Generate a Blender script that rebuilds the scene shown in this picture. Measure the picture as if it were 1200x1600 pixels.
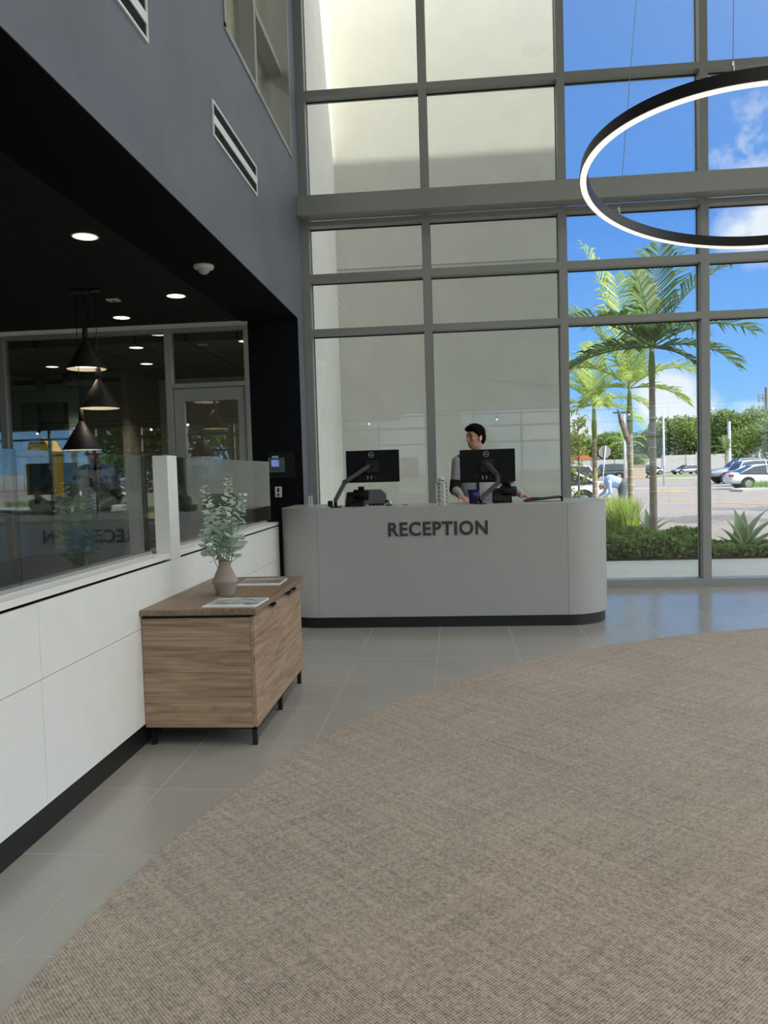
import bpy, bmesh, math, random
from mathutils import Vector, Matrix, noise
D = bpy.data
for o in list(D.objects): D.objects.remove(o)
COL = bpy.context.scene.collection
SC = bpy.context.scene
random.seed(7)
PI = math.pi
R = math.radians
V = Vector

# ------------------------------------------------------------------ camera
cam = D.cameras.new('camera'); camo = D.objects.new('camera', cam); COL.objects.link(camo)
r_ = V((0.99564403, 0.08845954, -0.02945983)); u_ = V((0.0248214, 0.05308554, 0.99828144)); f_ = V((-0.08987141, 0.99466418, -0.05065861))
M = Matrix((r_, u_, -f_)).transposed().to_4x4(); M.translation = V((0, 0, 1.41))
camo.matrix_world = M
cam.sensor_fit = 'VERTICAL'; cam.sensor_height = 36; cam.lens = 1211 / 1600 * 36
cam.clip_start = .05; cam.clip_end = 1000
SC.camera = camo
SC.view_settings.view_transform = 'Standard'; SC.view_settings.look = 'None'
SC.view_settings.gamma = 1; SC.view_settings.use_curve_mapping = False
SC.view_settings.exposure = 0.3

# ------------------------------------------------------------------ node helpers
def lin(c):
    return tuple(((x / 255) / 12.92 if x <= 10 else ((x / 255 + .055) / 1.055) ** 2.4) for x in c) + (1,)
class NT:
    def __init__(s, nt): s.nt = nt; nt.nodes.clear()
    def n(s, t, **k):
        x = s.nt.nodes.new(t)
        for a, b in k.items():
            if a.startswith('i_'):
                key = a[2:]
                key = int(key) if key.isdigit() else key.replace('_', ' ')
                x.inputs[key].default_value = b
            else: setattr(x, a, b)
        return x
    def l(s, a, b): s.nt.links.new(a, b)
    def math(s, op, a, b=None, clamp=False):
        x = s.nt.nodes.new('ShaderNodeMath'); x.operation = op; x.use_clamp = clamp
        for i, v in enumerate((a, b)):
            if v is None: continue
            if isinstance(v, (int, float)): x.inputs[i].default_value = v
            else: s.l(v, x.inputs[i])
        return x.outputs[0]
    def vmath(s, op, a, b=None):
        x = s.nt.nodes.new('ShaderNodeVectorMath'); x.operation = op
        for i, v in enumerate((a, b)):
            if v is None: continue
            if isinstance(v, (tuple, Vector)): x.inputs[i].default_value = tuple(v)
            else: s.l(v, x.inputs[i])
        return x
    def mix(s, f, a, b, mode='MIX'):
        x = s.nt.nodes.new('ShaderNodeMix'); x.data_type = 'RGBA'; x.blend_type = mode
        for i, v in ((0, f), (6, a), (7, b)):
            if isinstance(v, (int, float)): x.inputs[i].default_value = v
            elif isinstance(v, tuple): x.inputs[i].default_value = v
            else: s.l(v, x.inputs[i])
        return x.outputs[2]
    def ramp(s, f, stops, interp='LINEAR'):
        x = s.nt.nodes.new('ShaderNodeValToRGB'); x.color_ramp.interpolation = interp
        e = x.color_ramp.elements
        while len(e) < len(stops): e.new(.5)
        for k, (p, c) in zip(e, stops): k.position = p; k.color = c
        s.l(f, x.inputs[0]); return x.outputs[0]
    def map(s, v, a, b, c=0, d=1):
        x = s.nt.nodes.new('ShaderNodeMapRange'); s.l(v, x.inputs[0])
        for i, q in enumerate((a, b, c, d)): x.inputs[i + 1].default_value = q
        return x.outputs[0]

# ------------------------------------------------------------------ sky and sun
SUN = V((.673, -.314, .669)).normalized()
W = D.worlds.new('sky'); SC.world = W; W.use_nodes = True
t = NT(W.node_tree)
tc = t.n('ShaderNodeTexCoord'); dirn = tc.outputs['Generated']
sep = t.n('ShaderNodeSeparateXYZ'); t.l(dirn, sep.inputs[0])
sky = t.ramp(sep.outputs[2], [(0, (.33, .60, .92, 1)), (.03, (.30, .58, .93, 1)), (.12, (.19, .47, .95, 1)), (.28, (.105, .31, .82, 1)), (.5, (.13, .29, .68, 1)), (1, (.15, .32, .72, 1))])
ground = t.math('LESS_THAN', sep.outputs[2], -.002)
nz = t.n('ShaderNodeTexNoise', i_Scale=7.0, i_Detail=7.0, i_Roughness=.6); t.l(dirn, nz.inputs['Vector'])
cl = None
for c, w, a in [((.325, .883, .34), .06, .85), ((.345, .903, .261), .04, .95), ((.260, .962, .080), .038, 1.0), ((.276, .96, .055), .04, 1.0), ((.344, .939, .031), .035, .9), ((.154, .988, .032), .045, .9), ((.264, .891, .368), .03, .6), ((.30, .95, .01), .05, .5),
                ((-.4, .9, .25), .25, .8), ((.97, .2, .3), .35, .9), ((.2, -.9, .35), .5, .8), ((-.6, -.6, .5), .4, .7)]:
    dt = t.vmath('DISTANCE', dirn, V(c).normalized()).outputs['Value']
    m = t.math('MULTIPLY', t.map(dt, 0, w * 1.5, 1, 0), a)
    cl = m if cl is None else t.math('MAXIMUM', cl, m)
cm = t.math('MULTIPLY', cl, t.map(nz.outputs[0], .38, .62, 0, 1.3))
cm = t.map(cm, .12, .6, 0, .85)
skyc = t.mix(cm, sky, (.92, .93, .96, 1))
sd = t.math('MAXIMUM', t.vmath('DOT_PRODUCT', dirn, SUN).outputs['Value'], 0.0)
glow = t.math('MULTIPLY', t.math('POWER', sd, 3.0), 3.4)
gcol = t.mix(1.0, t.mix(0.0, (0, 0, 0, 1), (0, 0, 0, 1)), (1, .97, .92, 1))
gs = t.n('ShaderNodeVectorMath', operation='SCALE'); gs.inputs[0].default_value = (1, .97, .92); t.l(glow, gs.inputs['Scale'])
addv = t.vmath('ADD', skyc, gs.outputs[0])
fin = t.mix(ground, addv.outputs[0], (.30, .29, .26, 1))
bg = t.n('ShaderNodeBackground', i_Strength=1.0); t.l(fin, bg.inputs[0])
wo = t.n('ShaderNodeOutputWorld'); t.l(bg.outputs[0], wo.inputs[0])
sl = D.lights.new('sun', 'SUN'); sl.energy = 3.6; sl.angle = R(.6); sl.color = (1, .96, .88)
so = D.objects.new('sun', sl); COL.objects.link(so); so.rotation_euler = SUN.to_track_quat('Z', 'Y').to_euler(); so.location = (20, -10, 25)
LIGHTS = dict(lobby=440, down=3.5, pend=3.0)  # lobby sets the added fill spots in the high ceiling

# ------------------------------------------------------------------ materials
MATS = {}
def mat(name, col, rough=.5, metal=0, spec=.5, var=0, vscale=8, bump=0, bscale=60, emit=0, trans=None):
    if name in MATS: return MATS[name]
    m = D.materials.new(name); m.use_nodes = True; t = NT(m.node_tree); MATS[name] = m
    b = t.n('ShaderNodeBsdfPrincipled'); o = t.n('ShaderNodeOutputMaterial'); t.l(b.outputs[0], o.inputs[0])
    c = lin(col) if max(col) > 1 else tuple(col) + (1,)
    b.inputs['Base Color'].default_value = c; b.inputs['Roughness'].default_value = rough; b.inputs['Metallic'].default_value = metal
    b.inputs['Specular IOR Level'].default_value = spec
    tcn = t.n('ShaderNodeTexCoord')
    n = t.n('ShaderNodeTexNoise', i_Scale=float(vscale), i_Detail=4.0); t.l(tcn.outputs['Object'], n.inputs['Vector'])
    v = max(var, .02)
    f = t.map(n.outputs[0], .3, .7, 1 - v, 1 + v)
    s = t.n('ShaderNodeVectorMath', operation='SCALE'); s.inputs[0].default_value = c[:3]; t.l(f, s.inputs['Scale']); t.l(s.outputs[0], b.inputs['Base Color'])
    if bump:
        n2 = t.n('ShaderNodeTexNoise', i_Scale=float(bscale), i_Detail=3.0); t.l(tcn.outputs['Object'], n2.inputs['Vector'])
        bp = t.n('ShaderNodeBump', i_Strength=float(bump), i_Distance=.01); t.l(n2.outputs[0], bp.inputs['Height']); t.l(bp.outputs[0], b.inputs['Normal'])
    if emit:
        b.inputs['Emission Color'].default_value = c; b.inputs['Emission Strength'].default_value = emit
    return m
def glassmat(name, tint=(.9, .93, .91), f0=.04, boost=1.0):
    m = D.materials.new(name); m.use_nodes = True; t = NT(m.node_tree); MATS[name] = m
    g = t.n('ShaderNodeNewGeometry')
    d = t.math('ABSOLUTE', t.vmath('DOT_PRODUCT', g.outputs['Incoming'], g.outputs['Normal']).outputs['Value'])
    s = t.math('POWER', t.math('SUBTRACT', 1.0, d, True), 5.0)
    f = t.math('MULTIPLY', t.math('ADD', t.math('MULTIPLY', s, 1 - f0), f0), boost, True)
    tr = t.n('ShaderNodeBsdfTransparent'); tr.inputs[0].default_value = tuple(tint) + (1,)
    gl = t.n('ShaderNodeBsdfGlossy', i_Roughness=0.0); gl.inputs[0].default_value = (1, 1, 1, 1)
    mx = t.n('ShaderNodeMixShader'); t.l(f, mx.inputs[0]); t.l(tr.outputs[0], mx.inputs[1]); t.l(gl.outputs[0], mx.inputs[2])
    o = t.n('ShaderNodeOutputMaterial'); t.l(mx.outputs[0], o.inputs[0]); return m
def leafmat(name, c1, c2, tr=.35):
    m = D.materials.new(name); m.use_nodes = True; t = NT(m.node_tree); MATS[name] = m
    g = t.n('ShaderNodeNewGeometry')
    c = t.mix(g.outputs['Random Per Island'], lin(c1), lin(c2))
    a = t.n('ShaderNodeBsdfPrincipled', i_Roughness=.5); t.l(c, a.inputs['Base Color'])
    b = t.n('ShaderNodeBsdfTranslucent'); t.l(c, b.inputs[0])
    mx = t.n('ShaderNodeMixShader'); mx.inputs[0].default_value = tr; t.l(a.outputs[0], mx.inputs[1]); t.l(b.outputs[0], mx.inputs[2])
    o = t.n('ShaderNodeOutputMaterial'); t.l(mx.outputs[0], o.inputs[0]); return m
def floortile():
    m = D.materials.new('grey_porcelain_tile'); m.use_nodes = True; t = NT(m.node_tree)
    tc = t.n('ShaderNodeTexCoord'); off = t.vmath('ADD', tc.outputs['Object'], (1.3692 + .6096 * 40, -2.1402 + .6096 * 40, 0))
    br = t.n('ShaderNodeTexBrick', offset=0.0, squash=1.0); t.l(off.outputs[0], br.inputs['Vector'])
    for k, v in dict(Scale=1.0).items(): br.inputs[k].default_value = v
    br.inputs['Mortar Size'].default_value = .0022; br.inputs['Brick Width'].default_value = .6096; br.inputs['Row Height'].default_value = .6096
    br.inputs['Mortar Smooth'].default_value = .2
    n = t.n('ShaderNodeTexNoise', i_Scale=1.5, i_Detail=6.0, i_Roughness=.6); t.l(tc.outputs['Object'], n.inputs['Vector'])
    n2 = t.n('ShaderNodeTexNoise', i_Scale=60.0, i_Detail=3.0); t.l(tc.outputs['Object'], n2.inputs['Vector'])
    base = t.mix(t.map(n.outputs[0], .2, .8), lin((148, 145, 139)), lin((164, 161, 155)))
    base = t.mix(t.map(n2.outputs[0], .3, .7, 0, .12), base, lin((128, 125, 120)))
    c = t.mix(br.outputs['Fac'], base, lin((170, 168, 162)))
    b = t.n('ShaderNodeBsdfPrincipled', i_Roughness=.3); t.l(c, b.inputs['Base Color'])
    t.l(t.map(br.outputs['Fac'], 0, 1, .21, .75), b.inputs['Roughness'])
    bp = t.n('ShaderNodeBump', i_Strength=.4, i_Distance=.001, invert=True); t.l(br.outputs['Fac'], bp.inputs['Height']); t.l(bp.outputs[0], b.inputs['Normal'])
    o = t.n('ShaderNodeOutputMaterial'); t.l(b.outputs[0], o.inputs[0]); return m
def carpetmat():
    m = D.materials.new('beige_woven_carpet'); m.use_nodes = True; t = NT(m.node_tree)
    tc = t.n('ShaderNodeTexCoord'); mp = t.n('ShaderNodeMapping'); mp.inputs['Rotation'].default_value = (0, 0, R(45)); t.l(tc.outputs['Object'], mp.inputs[0])
    sep = t.n('ShaderNodeSeparateXYZ'); t.l(mp.outputs[0], sep.inputs[0])
    P = .0125
    def wav(s, k, ph=0): return t.math('SINE', t.math('ADD', t.math('MULTIPLY', s, 2 * PI / k), ph))
    sep0 = t.n('ShaderNodeSeparateXYZ'); t.l(tc.outputs['Object'], sep0.inputs[0]); a = t.math('MULTIPLY', wav(sep0.outputs[0], P), wav(sep0.outputs[1], P))       # basket weave checker
    nb = t.n('ShaderNodeTexNoise', i_Scale=95.0, i_Detail=2.0); t.l(mp.outputs[0], nb.inputs['Vector'])
    st = t.n('ShaderNodeMapping'); st.inputs['Scale'].default_value = (.9, 26, 1); t.l(mp.outputs[0], st.inputs[0])
    ns = t.n('ShaderNodeTexNoise', i_Scale=1.6, i_Detail=3.0); t.l(st.outputs[0], ns.inputs['Vector'])
    st2 = t.n('ShaderNodeMapping'); st2.inputs['Scale'].default_value = (26, .9, 1); t.l(mp.outputs[0], st2.inputs[0])
    ns2 = t.n('ShaderNodeTexNoise', i_Scale=1.6, i_Detail=3.0); t.l(st2.outputs[0], ns2.inputs['Vector'])
    nl = t.n('ShaderNodeTexNoise', i_Scale=1.1, i_Detail=2.0); t.l(tc.outputs['Object'], nl.inputs['Vector'])
    v = t.math('ADD', t.math('MULTIPLY', a, .42), t.math('MULTIPLY', t.math('SUBTRACT', nb.outputs[0], .5), 1.3))
    v = t.math('ADD', v, t.math('MULTIPLY', t.math('SUBTRACT', ns.outputs[0], .5), .55))
    v = t.math('ADD', v, t.math('MULTIPLY', t.math('SUBTRACT', ns2.outputs[0], .5), .4))
    v = t.math('ADD', v, t.math('MULTIPLY', t.math('SUBTRACT', nl.outputs[0], .5), .25))
    c = t.ramp(t.map(v, -.7, .7), [(.0, lin((78, 70, 61))), (.28, lin((130, 119, 106))), (.6, lin((168, 156, 142))), (1, lin((196, 185, 170)))])
    b = t.n('ShaderNodeBsdfPrincipled', i_Roughness=.9); b.inputs['Specular IOR Level'].default_value = .15; t.l(c, b.inputs['Base Color'])
    b.inputs['Sheen Weight'].default_value = .15
    bp = t.n('ShaderNodeBump', i_Strength=.5, i_Distance=.003); t.l(v, bp.inputs['Height']); t.l(bp.outputs[0], b.inputs['Normal'])
    o = t.n('ShaderNodeOutputMaterial'); t.l(b.outputs[0], o.inputs[0]); return m
def woodmat(name, axis, dark=1.0):
    m = D.materials.new(name); m.use_nodes = True; t = NT(m.node_tree)
    tc = t.n('ShaderNodeTexCoord'); mp = t.n('ShaderNodeMapping')
    sc = [9, 9, 9]; sc[axis] = 1.1; mp.inputs['Scale'].default_value = sc; mp.inputs['Location'].default_value = (3.1, 1.7, .4); t.l(tc.outputs['Object'], mp.inputs[0])
    n0 = t.n('ShaderNodeTexNoise', i_Scale=.9, i_Detail=4.0, i_Distortion=.8); t.l(mp.outputs[0], n0.inputs['Vector'])
    wv = t.n('ShaderNodeMath', operation='SINE'); t.l(t.math('MULTIPLY', n0.outputs[0], 46.0), wv.inputs[0])
    mp2 = t.n('ShaderNodeMapping'); sc2 = [70, 70, 70]; sc2[axis] = 2.2; mp2.inputs['Scale'].default_value = sc2; t.l(tc.outputs['Object'], mp2.inputs[0])
    n1 = t.n('ShaderNodeTexNoise', i_Scale=1.0, i_Detail=5.0, i_Roughness=.65); t.l(mp2.outputs[0], n1.inputs['Vector'])
    v = t.math('ADD', t.math('MULTIPLY', wv.outputs[0], .055), t.math('ADD', t.math('MULTIPLY', n1.outputs[0], .85), t.math('MULTIPLY', n0.outputs[0], .28)))
    k = lambda c: lin(tuple(x * dark for x in c))
    c = t.ramp(t.map(v, .3, .85), [(0, k((96, 76, 60))), (.28, k((146, 120, 97))), (.6, k((172, 145, 118))), (1, k((190, 164, 136)))])
    b = t.n('ShaderNodeBsdfPrincipled', i_Roughness=.48); t.l(c, b.inputs['Base Color'])
    o = t.n('ShaderNodeOutputMaterial'); t.l(b.outputs[0], o.inputs[0]); return m
def brickmat(name, c1, c2, w, h, ms=.01, vec='XZ', off=0.0, rough=.6):
    m = D.materials.new(name); m.use_nodes = True; t = NT(m.node_tree)
    tc = t.n('ShaderNodeTexCoord'); v = tc.outputs['Object']
    if vec == 'XZ':
        s = t.n('ShaderNodeSeparateXYZ'); t.l(v, s.inputs[0]); c = t.n('ShaderNodeCombineXYZ'); t.l(s.outputs[0], c.inputs[0]); t.l(s.outputs[2], c.inputs[1]); v = c.outputs[0]
    br = t.n('ShaderNodeTexBrick', offset=off); t.l(v, br.inputs['Vector']); br.inputs['Scale'].default_value = 1
    br.inputs['Mortar Size'].default_value = ms; br.inputs['Brick Width'].default_value = w; br.inputs['Row Height'].default_value = h
    n = t.n('ShaderNodeTexNoise', i_Scale=6.0, i_Detail=5.0); t.l(tc.outputs['Object'], n.inputs['Vector'])
    c = t.mix(br.outputs['Fac'], lin(c1), lin(c2)); c = t.mix(t.map(n.outputs[0], .3, .7, 0, .12), c, (.02, .02, .02, 1))
    b = t.n('ShaderNodeBsdfPrincipled', i_Roughness=rough); t.l(c, b.inputs['Base Color'])
    o = t.n('ShaderNodeOutputMaterial'); t.l(b.outputs[0], o.inputs[0]); return m
def blotch(name, cols, scale=12, rough=.35):
    m = D.materials.new(name); m.use_nodes = True; t = NT(m.node_tree)
    tc = t.n('ShaderNodeTexCoord'); mp = t.n('ShaderNodeMapping'); mp.inputs['Scale'].default_value = (1, 2.4, 1); t.l(tc.outputs['Object'], mp.inputs[0])
    n = t.n('ShaderNodeTexNoise', i_Scale=float(scale), i_Detail=3.0, i_Distortion=.6); t.l(mp.outputs[0], n.inputs['Vector'])
    c = t.ramp(n.outputs[0], [(.3 + .4 * i / (len(cols) - 1), lin(k)) for i, k in enumerate(cols)], 'LINEAR')
    b = t.n('ShaderNodeBsdfPrincipled', i_Roughness=rough); t.l(c, b.inputs['Base Color'])
    o = t.n('ShaderNodeOutputMaterial'); t.l(b.outputs[0], o.inputs[0]); return m

TILE = floortile(); CARPET = carpetmat()
WOODX = woodmat('walnut_laminate_horizontal', 0); WOODY = woodmat('walnut_laminate_lengthwise', 1, .80); WOODF = woodmat('walnut_laminate_front', 1)
ALU = mat('grey_painted_aluminium', (150, 151, 147), .45, .0, .5)
GASK = mat('black_gasket', (14, 14, 15), .6)
CHAR = mat('charcoal_wall_paint', (110, 112, 118), .55, var=.10, vscale=1.6, bump=.15, bscale=14)
NAVY = mat('near_black_wall_paint', (16, 18, 22), .8, spec=.2)
BLACKC = brickmat('black_ceiling_tiles', (24, 24, 24), (5, 5, 5), .61, 1.22, .012, 'XY', 0, .9)
BLACKP = mat('black_soffit_paint', (12, 12, 13), .9, spec=.2)
WHITE = mat('white_laminate', (236, 236, 230), .38)
DESKM = mat('light_grey_laminate', (172, 172, 169), .35)
CEILW = mat('white_ceiling_paint', (225, 225, 222), .8)
KICK = mat('black_toe_kick', (22, 23, 25), .4)
BLK = mat('black_metal', (18, 18, 19), .4)
BPL = mat('black_plastic', (9, 9, 10), .5, spec=.3)
DGR = mat('dark_grey_plastic', (62, 63, 66), .45)
GREYL = mat('lettering_grey', (52, 54, 57), .45)
SIL = mat('silver_trim', (190, 190, 190), .3, .9)
STUC = mat('cream_stucco', (232, 229, 218), .85, var=.03, vscale=3, bump=.1, bscale=40)
GLASS = glassmat('clear_window_glass', (.93, .95, .94))
GLASS2 = glassmat('partition_glass', (.56, .59, .58), .07, 1.5)
GLASS3 = glassmat('office_glass', (.80, .83, .83), .11, 1.5)
CONC = mat('concrete_walkway', (196, 194, 184), .85, var=.06, vscale=2)
ASPH = mat('asphalt', (154, 142, 133), .9, var=.06, vscale=.6)
MULCH = mat('dark_mulch', (58, 46, 36), .95, var=.3, vscale=20)
LAMPW = mat('warm_lamp_glow', (255, 240, 214), .5, emit=3.0)
LAMPR = mat('ring_diffuser_glow', (255, 238, 214), .5, emit=1.05)

# ------------------------------------------------------------------ mesh builder
class MB:
    def __init__(s): s.v = []; s.f = []; s.m = []; s.sm = []
    def add(s, vs, fs, mi=0, sm=False):
        b = len(s.v); s.v += [tuple(x) for x in vs]; s.f += [tuple(i + b for i in f) for f in fs]; s.m += [mi] * len(fs); s.sm += [sm] * len(fs); return s
    def box(s, x0, x1, y0, y1, z0, z1, mi=0, rot=None, c=None):
        vs = [V((x, y, z)) for z in (z0, z1) for y in (y0, y1) for x in (x0, x1)]
        if rot is not None:
            c = V(c) if c else V(((x0 + x1) / 2, (y0 + y1) / 2, (z0 + z1) / 2)); vs = [c + rot @ (q - c) for q in vs]
        return s.add(vs, [(0, 2, 3, 1), (4, 5, 7, 6), (0, 1, 5, 4), (2, 6, 7, 3), (0, 4, 6, 2), (1, 3, 7, 5)], mi)
    def tube(s, p0, p1, r0, r1=None, n=12, mi=0, caps=True):
        r1 = r0 if r1 is None else r1; p0 = V(p0); p1 = V(p1); a = (p1 - p0).normalized(); x = a.orthogonal().normalized(); y = a.cross(x)
        vs = []
        for p, r in ((p0, r0), (p1, r1)):
            for k in range(n): vs.append(p + (x * math.cos(2 * PI * k / n) + y * math.sin(2 * PI * k / n)) * r)
        s.add(vs, [(k, (k + 1) % n, n + (k + 1) % n, n + k) for k in range(n)], mi, True)
        if caps: s.add(vs, [tuple(range(n))[::-1], tuple(range(n, 2 * n))], mi)
        return s
    def path(s, pts, rs, n=8, mi=0, caps=True):
        pts = [V(p) for p in pts]; rs = rs if isinstance(rs, (list, tuple)) else [rs] * len(pts); vs = []; x = None
        for i, p in enumerate(pts):
            a = (pts[min(i + 1, len(pts) - 1)] - pts[max(i - 1, 0)]).normalized()
            x = a.orthogonal().normalized() if x is None else (x - a * x.dot(a)).normalized(); y = a.cross(x)
            for k in range(n): vs.append(p + (x * math.cos(2 * PI * k / n) + y * math.sin(2 * PI * k / n)) * rs[i])
        fs = [(i * n + k, i * n + (k + 1) % n, (i + 1) * n + (k + 1) % n, (i + 1) * n + k) for i in range(len(pts) - 1) for k in range(n)]
        s.add(vs, fs, mi, True)
        if caps: s.add(vs, [tuple(range(n))[::-1], tuple(range((len(pts) - 1) * n, len(pts) * n))], mi)
        return s
    def lathe(s, prof, c=(0, 0, 0), n=32, mi=0, sm=True):
        vs = []; c = V(c)
        for r, z in prof:
            for k in range(n): vs.append(c + V((r * math.cos(2 * PI * k / n), r * math.sin(2 * PI * k / n), z)))
        return s.add(vs, [(i * n + k, i * n + (k + 1) % n, (i + 1) * n + (k + 1) % n, (i + 1) * n + k) for i in range(len(prof) - 1) for k in range(n)], mi, sm)
    def prism(s, poly, z0, z1, mi=0, ax='z', sm=False):
        f = {'z': lambda a, b, h: V((a, b, h)), 'y': lambda a, b, h: V((a, h, b)), 'x': lambda a, b, h: V((h, a, b))}[ax]
        n = len(poly); vs = [f(a, b, z0) for a, b in poly] + [f(a, b, z1) for a, b in poly]
        s.add(vs, [tuple(range(n))[::-1], tuple(range(n, 2 * n))], mi); s.add(vs, [(k, (k + 1) % n, n + (k + 1) % n, n + k) for k in range(n)], mi, sm); return s
    def ell(s, c, r, mi=0, nu=14, nv=8):
        prof = []
        vs = []; c = V(c); r = r if isinstance(r, (tuple, list)) else (r, r, r)
        for i in range(nv + 1):
            th = PI * i / nv
            for k in range(nu): vs.append(c + V((r[0] * math.sin(th) * math.cos(2 * PI * k / nu), r[1] * math.sin(th) * math.sin(2 * PI * k / nu), -r[2] * math.cos(th))))
        return s.add(vs, [(i * nu + k, i * nu + (k + 1) % nu, (i + 1) * nu + (k + 1) % nu, (i + 1) * nu + k) for i in range(nv) for k in range(nu)], mi, True)
    def build(s, name, mats, parent=None, bevel=0, loc=None):
        me = D.meshes.new(name)
        vs = s.v
        if loc is not None: L = V(loc); vs = [tuple(V(q) - L) for q in vs]
        me.from_pydata(vs, [], s.f)
        for m in (mats if isinstance(mats, (list, tuple)) else [mats]): me.materials.append(m)
        me.polygons.foreach_set('material_index', s.m); me.polygons.foreach_set('use_smooth', s.sm)
        bm = bmesh.new(); bm.from_mesh(me); bmesh.ops.remove_doubles(bm, verts=bm.verts, dist=1e-6) if len(s.v) < 3000 else None
        bmesh.ops.recalc_face_normals(bm, faces=bm.faces) if len(s.v) < 3000 else None
        bm.to_mesh(me); bm.free(); me.update()
        o = D.objects.new(name, me); COL.objects.link(o)
        if loc is not None: o.location = loc
        if parent is not None:
            o.parent = parent
            if loc is None: o.location = -parent.location
            else: o.location = V(loc) - parent.location
        if bevel:
            b = o.modifiers.new('bevel', 'BEVEL'); b.width = bevel; b.segments = 2; b.limit_method = 'ANGLE'; b.angle_limit = R(40); b.harden_normals = False
        return o
def tag(o, label=None, cat=None, group=None, kind=None):
    if label: o['label'] = label
    if cat: o['category'] = cat
    if group: o['group'] = group
    if kind: o['kind'] = kind
    return o
def thing(name, loc, label, cat, group=None, kind=None):
    o = D.objects.new(name, None); COL.objects.link(o); o.location = loc; o.empty_display_size = .1
    return tag(o, label, cat, group, kind)
def copy_tree(o, parent=None):
    c = o.copy(); COL.objects.link(c)
    if parent is not None: c.parent = parent
    for ch in [x for x in KIDS(o)]: copy_tree(ch, c)
    return c
def KIDS(o): return [x for x in COL.objects if x.parent == o]
def S(name, mb, m, parent=None, bevel=0, label=None):
    o = mb.build(name, m, parent, bevel)
    if parent is None: o['kind'] = 'structure'
    return o
def B(*a): return MB().box(*a)
def text(s, h, w, m, name, parent, origin, bold=0.0, depth=.002, space=1.0):
    cu = D.curves.new(name, 'FONT'); cu.body = s; cu.extrude = depth / 2; cu.offset = bold; cu.space_character = space; cu.size = 1
    o = D.objects.new(name, cu); COL.objects.link(o); bpy.context.view_layer.update()
    me = D.meshes.new_from_object(o.evaluated_get(bpy.context.evaluated_depsgraph_get())); D.objects.remove(o)
    xs = [v.co.x for v in me.vertices]; ys = [v.co.y for v in me.vertices]
    sx = w / (max(xs) - min(xs)); sy = h / (max(ys) - min(ys)); x0 = min(xs); y0 = min(ys)
    for v in me.vertices: v.co = V(((v.co.x - x0) * sx, -v.co.z * (1 if depth else 1), (v.co.y - y0) * sy))
    me.materials.clear(); me.materials.append(m)
    n = D.objects.new(name, me); COL.objects.link(n)
    if parent is not None: n.parent = parent; n.location = V(origin) - parent.location
    else: n.location = origin
    return n
def fuse(parts, name, m, parent, voxel=.008, smooth=4, decimate=None):
    """one continuous surface from overlapping tapered capsules and ellipsoids"""
    bm = bmesh.new()
    for p in parts:
        if p[0] == 'c':
            _, a, b, r0, r1 = p; a = V(a); b = V(b); L = (b - a).length
            q = (b - a).to_track_quat('Z', 'Y').to_matrix().to_4x4(); n = 10
            rings = []
            for i in range(5):
                th = PI / 2 * (1 - i / 4); rings.append((r0 * math.cos(th), -r0 * math.sin(th)))
            for i in range(5):
                th = PI / 2 * i / 4; rings.append((r1 * math.cos(th), L + r1 * math.sin(th)))
            T = Matrix.Translation(a) @ q
            vs = [[bm.verts.new(T @ V((max(r, 1e-4) * math.cos(2 * PI * k / n), max(r, 1e-4) * math.sin(2 * PI * k / n), z))) for k in range(n)] for r, z in rings]
            for i in range(len(vs) - 1):
                for k in range(n): bm.faces.new((vs[i][k], vs[i][(k + 1) % n], vs[i + 1][(k + 1) % n], vs[i + 1][k]))
            bm.faces.new(vs[0][::-1]); bm.faces.new(vs[-1])
        else:
            _, c, r, rot = p
            T = Matrix.Translation(V(c)) @ (rot.to_4x4() if rot is not None else Matrix.Identity(4)) @ Matrix.Diagonal((r[0], r[1], r[2], 1))
            bmesh.ops.create_uvsphere(bm, u_segments=16, v_segments=10, radius=1, matrix=T)
    me = D.meshes.new(name); bm.to_mesh(me); bm.free()
    o = D.objects.new(name, me); COL.objects.link(o)
    a = o.modifiers.new('r', 'REMESH'); a.mode = 'VOXEL'; a.voxel_size = voxel; a.use_smooth_shade = True
    b = o.modifiers.new('s', 'SMOOTH'); b.iterations = smooth; b.factor = .5
    bpy.context.view_layer.update()
    me2 = D.meshes.new_from_object(o.evaluated_get(bpy.context.evaluated_depsgraph_get())); D.objects.remove(o)
    me2.materials.clear(); me2.materials.append(m)
    for p in me2.polygons: p.use_smooth = True
    n = D.objects.new(name, me2); COL.objects.link(n)
    if parent is not None: n.parent = parent; n.location = -parent.location
    return n

# ================================================================== ROOM SHELL
S('floor', B(-17, 12, -8, 9.12, -.15, 0), TILE)
def disc_poly(cx, cy, r, n=160): return [(cx + r * math.cos(2 * PI * k / n), cy + r * math.sin(2 * PI * k / n)) for k in range(n)]
cp = MB().prism(disc_poly(3.795, 1.872, 5.015), .0005, .006).build('round_carpet', CARPET)
tag(cp, 'huge round beige woven carpet laid on the grey tile floor', 'carpet')
wl = MB()
wl.box(-2.0, -1.7, -8, 9.1, 3.18, 4.94); wl.box(-2.0, -1.7, -8, 6.13, 4.94, 8.8); wl.box(-2.0, -1.7, 6.13, 8.68, 7.6, 8.8); wl.box(-2.0, -1.7, 8.68, 9.1, 4.94, 8.8)
wl.box(-2.0, -1.7, 8.725, 9.1, 0, 3.18)
S('wall_left', wl, CHAR)
S('wall_pier', B(-2.28, -1.999, 8.72, 9.1, 0, 3.18), NAVY)
S('wall_pier_face', B(-2.0, -1.702, 8.716, 8.724, 0, 3.179), NAVY)
S('ceiling_office', MB().box(-17, -2.0, -8, 8.72, 3.18, 3.3), BLACKC)
S('ceiling_soffit', MB().box(-2.35, -1.701, -8, 8.72, 3.172, 3.18), BLACKP)
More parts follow.
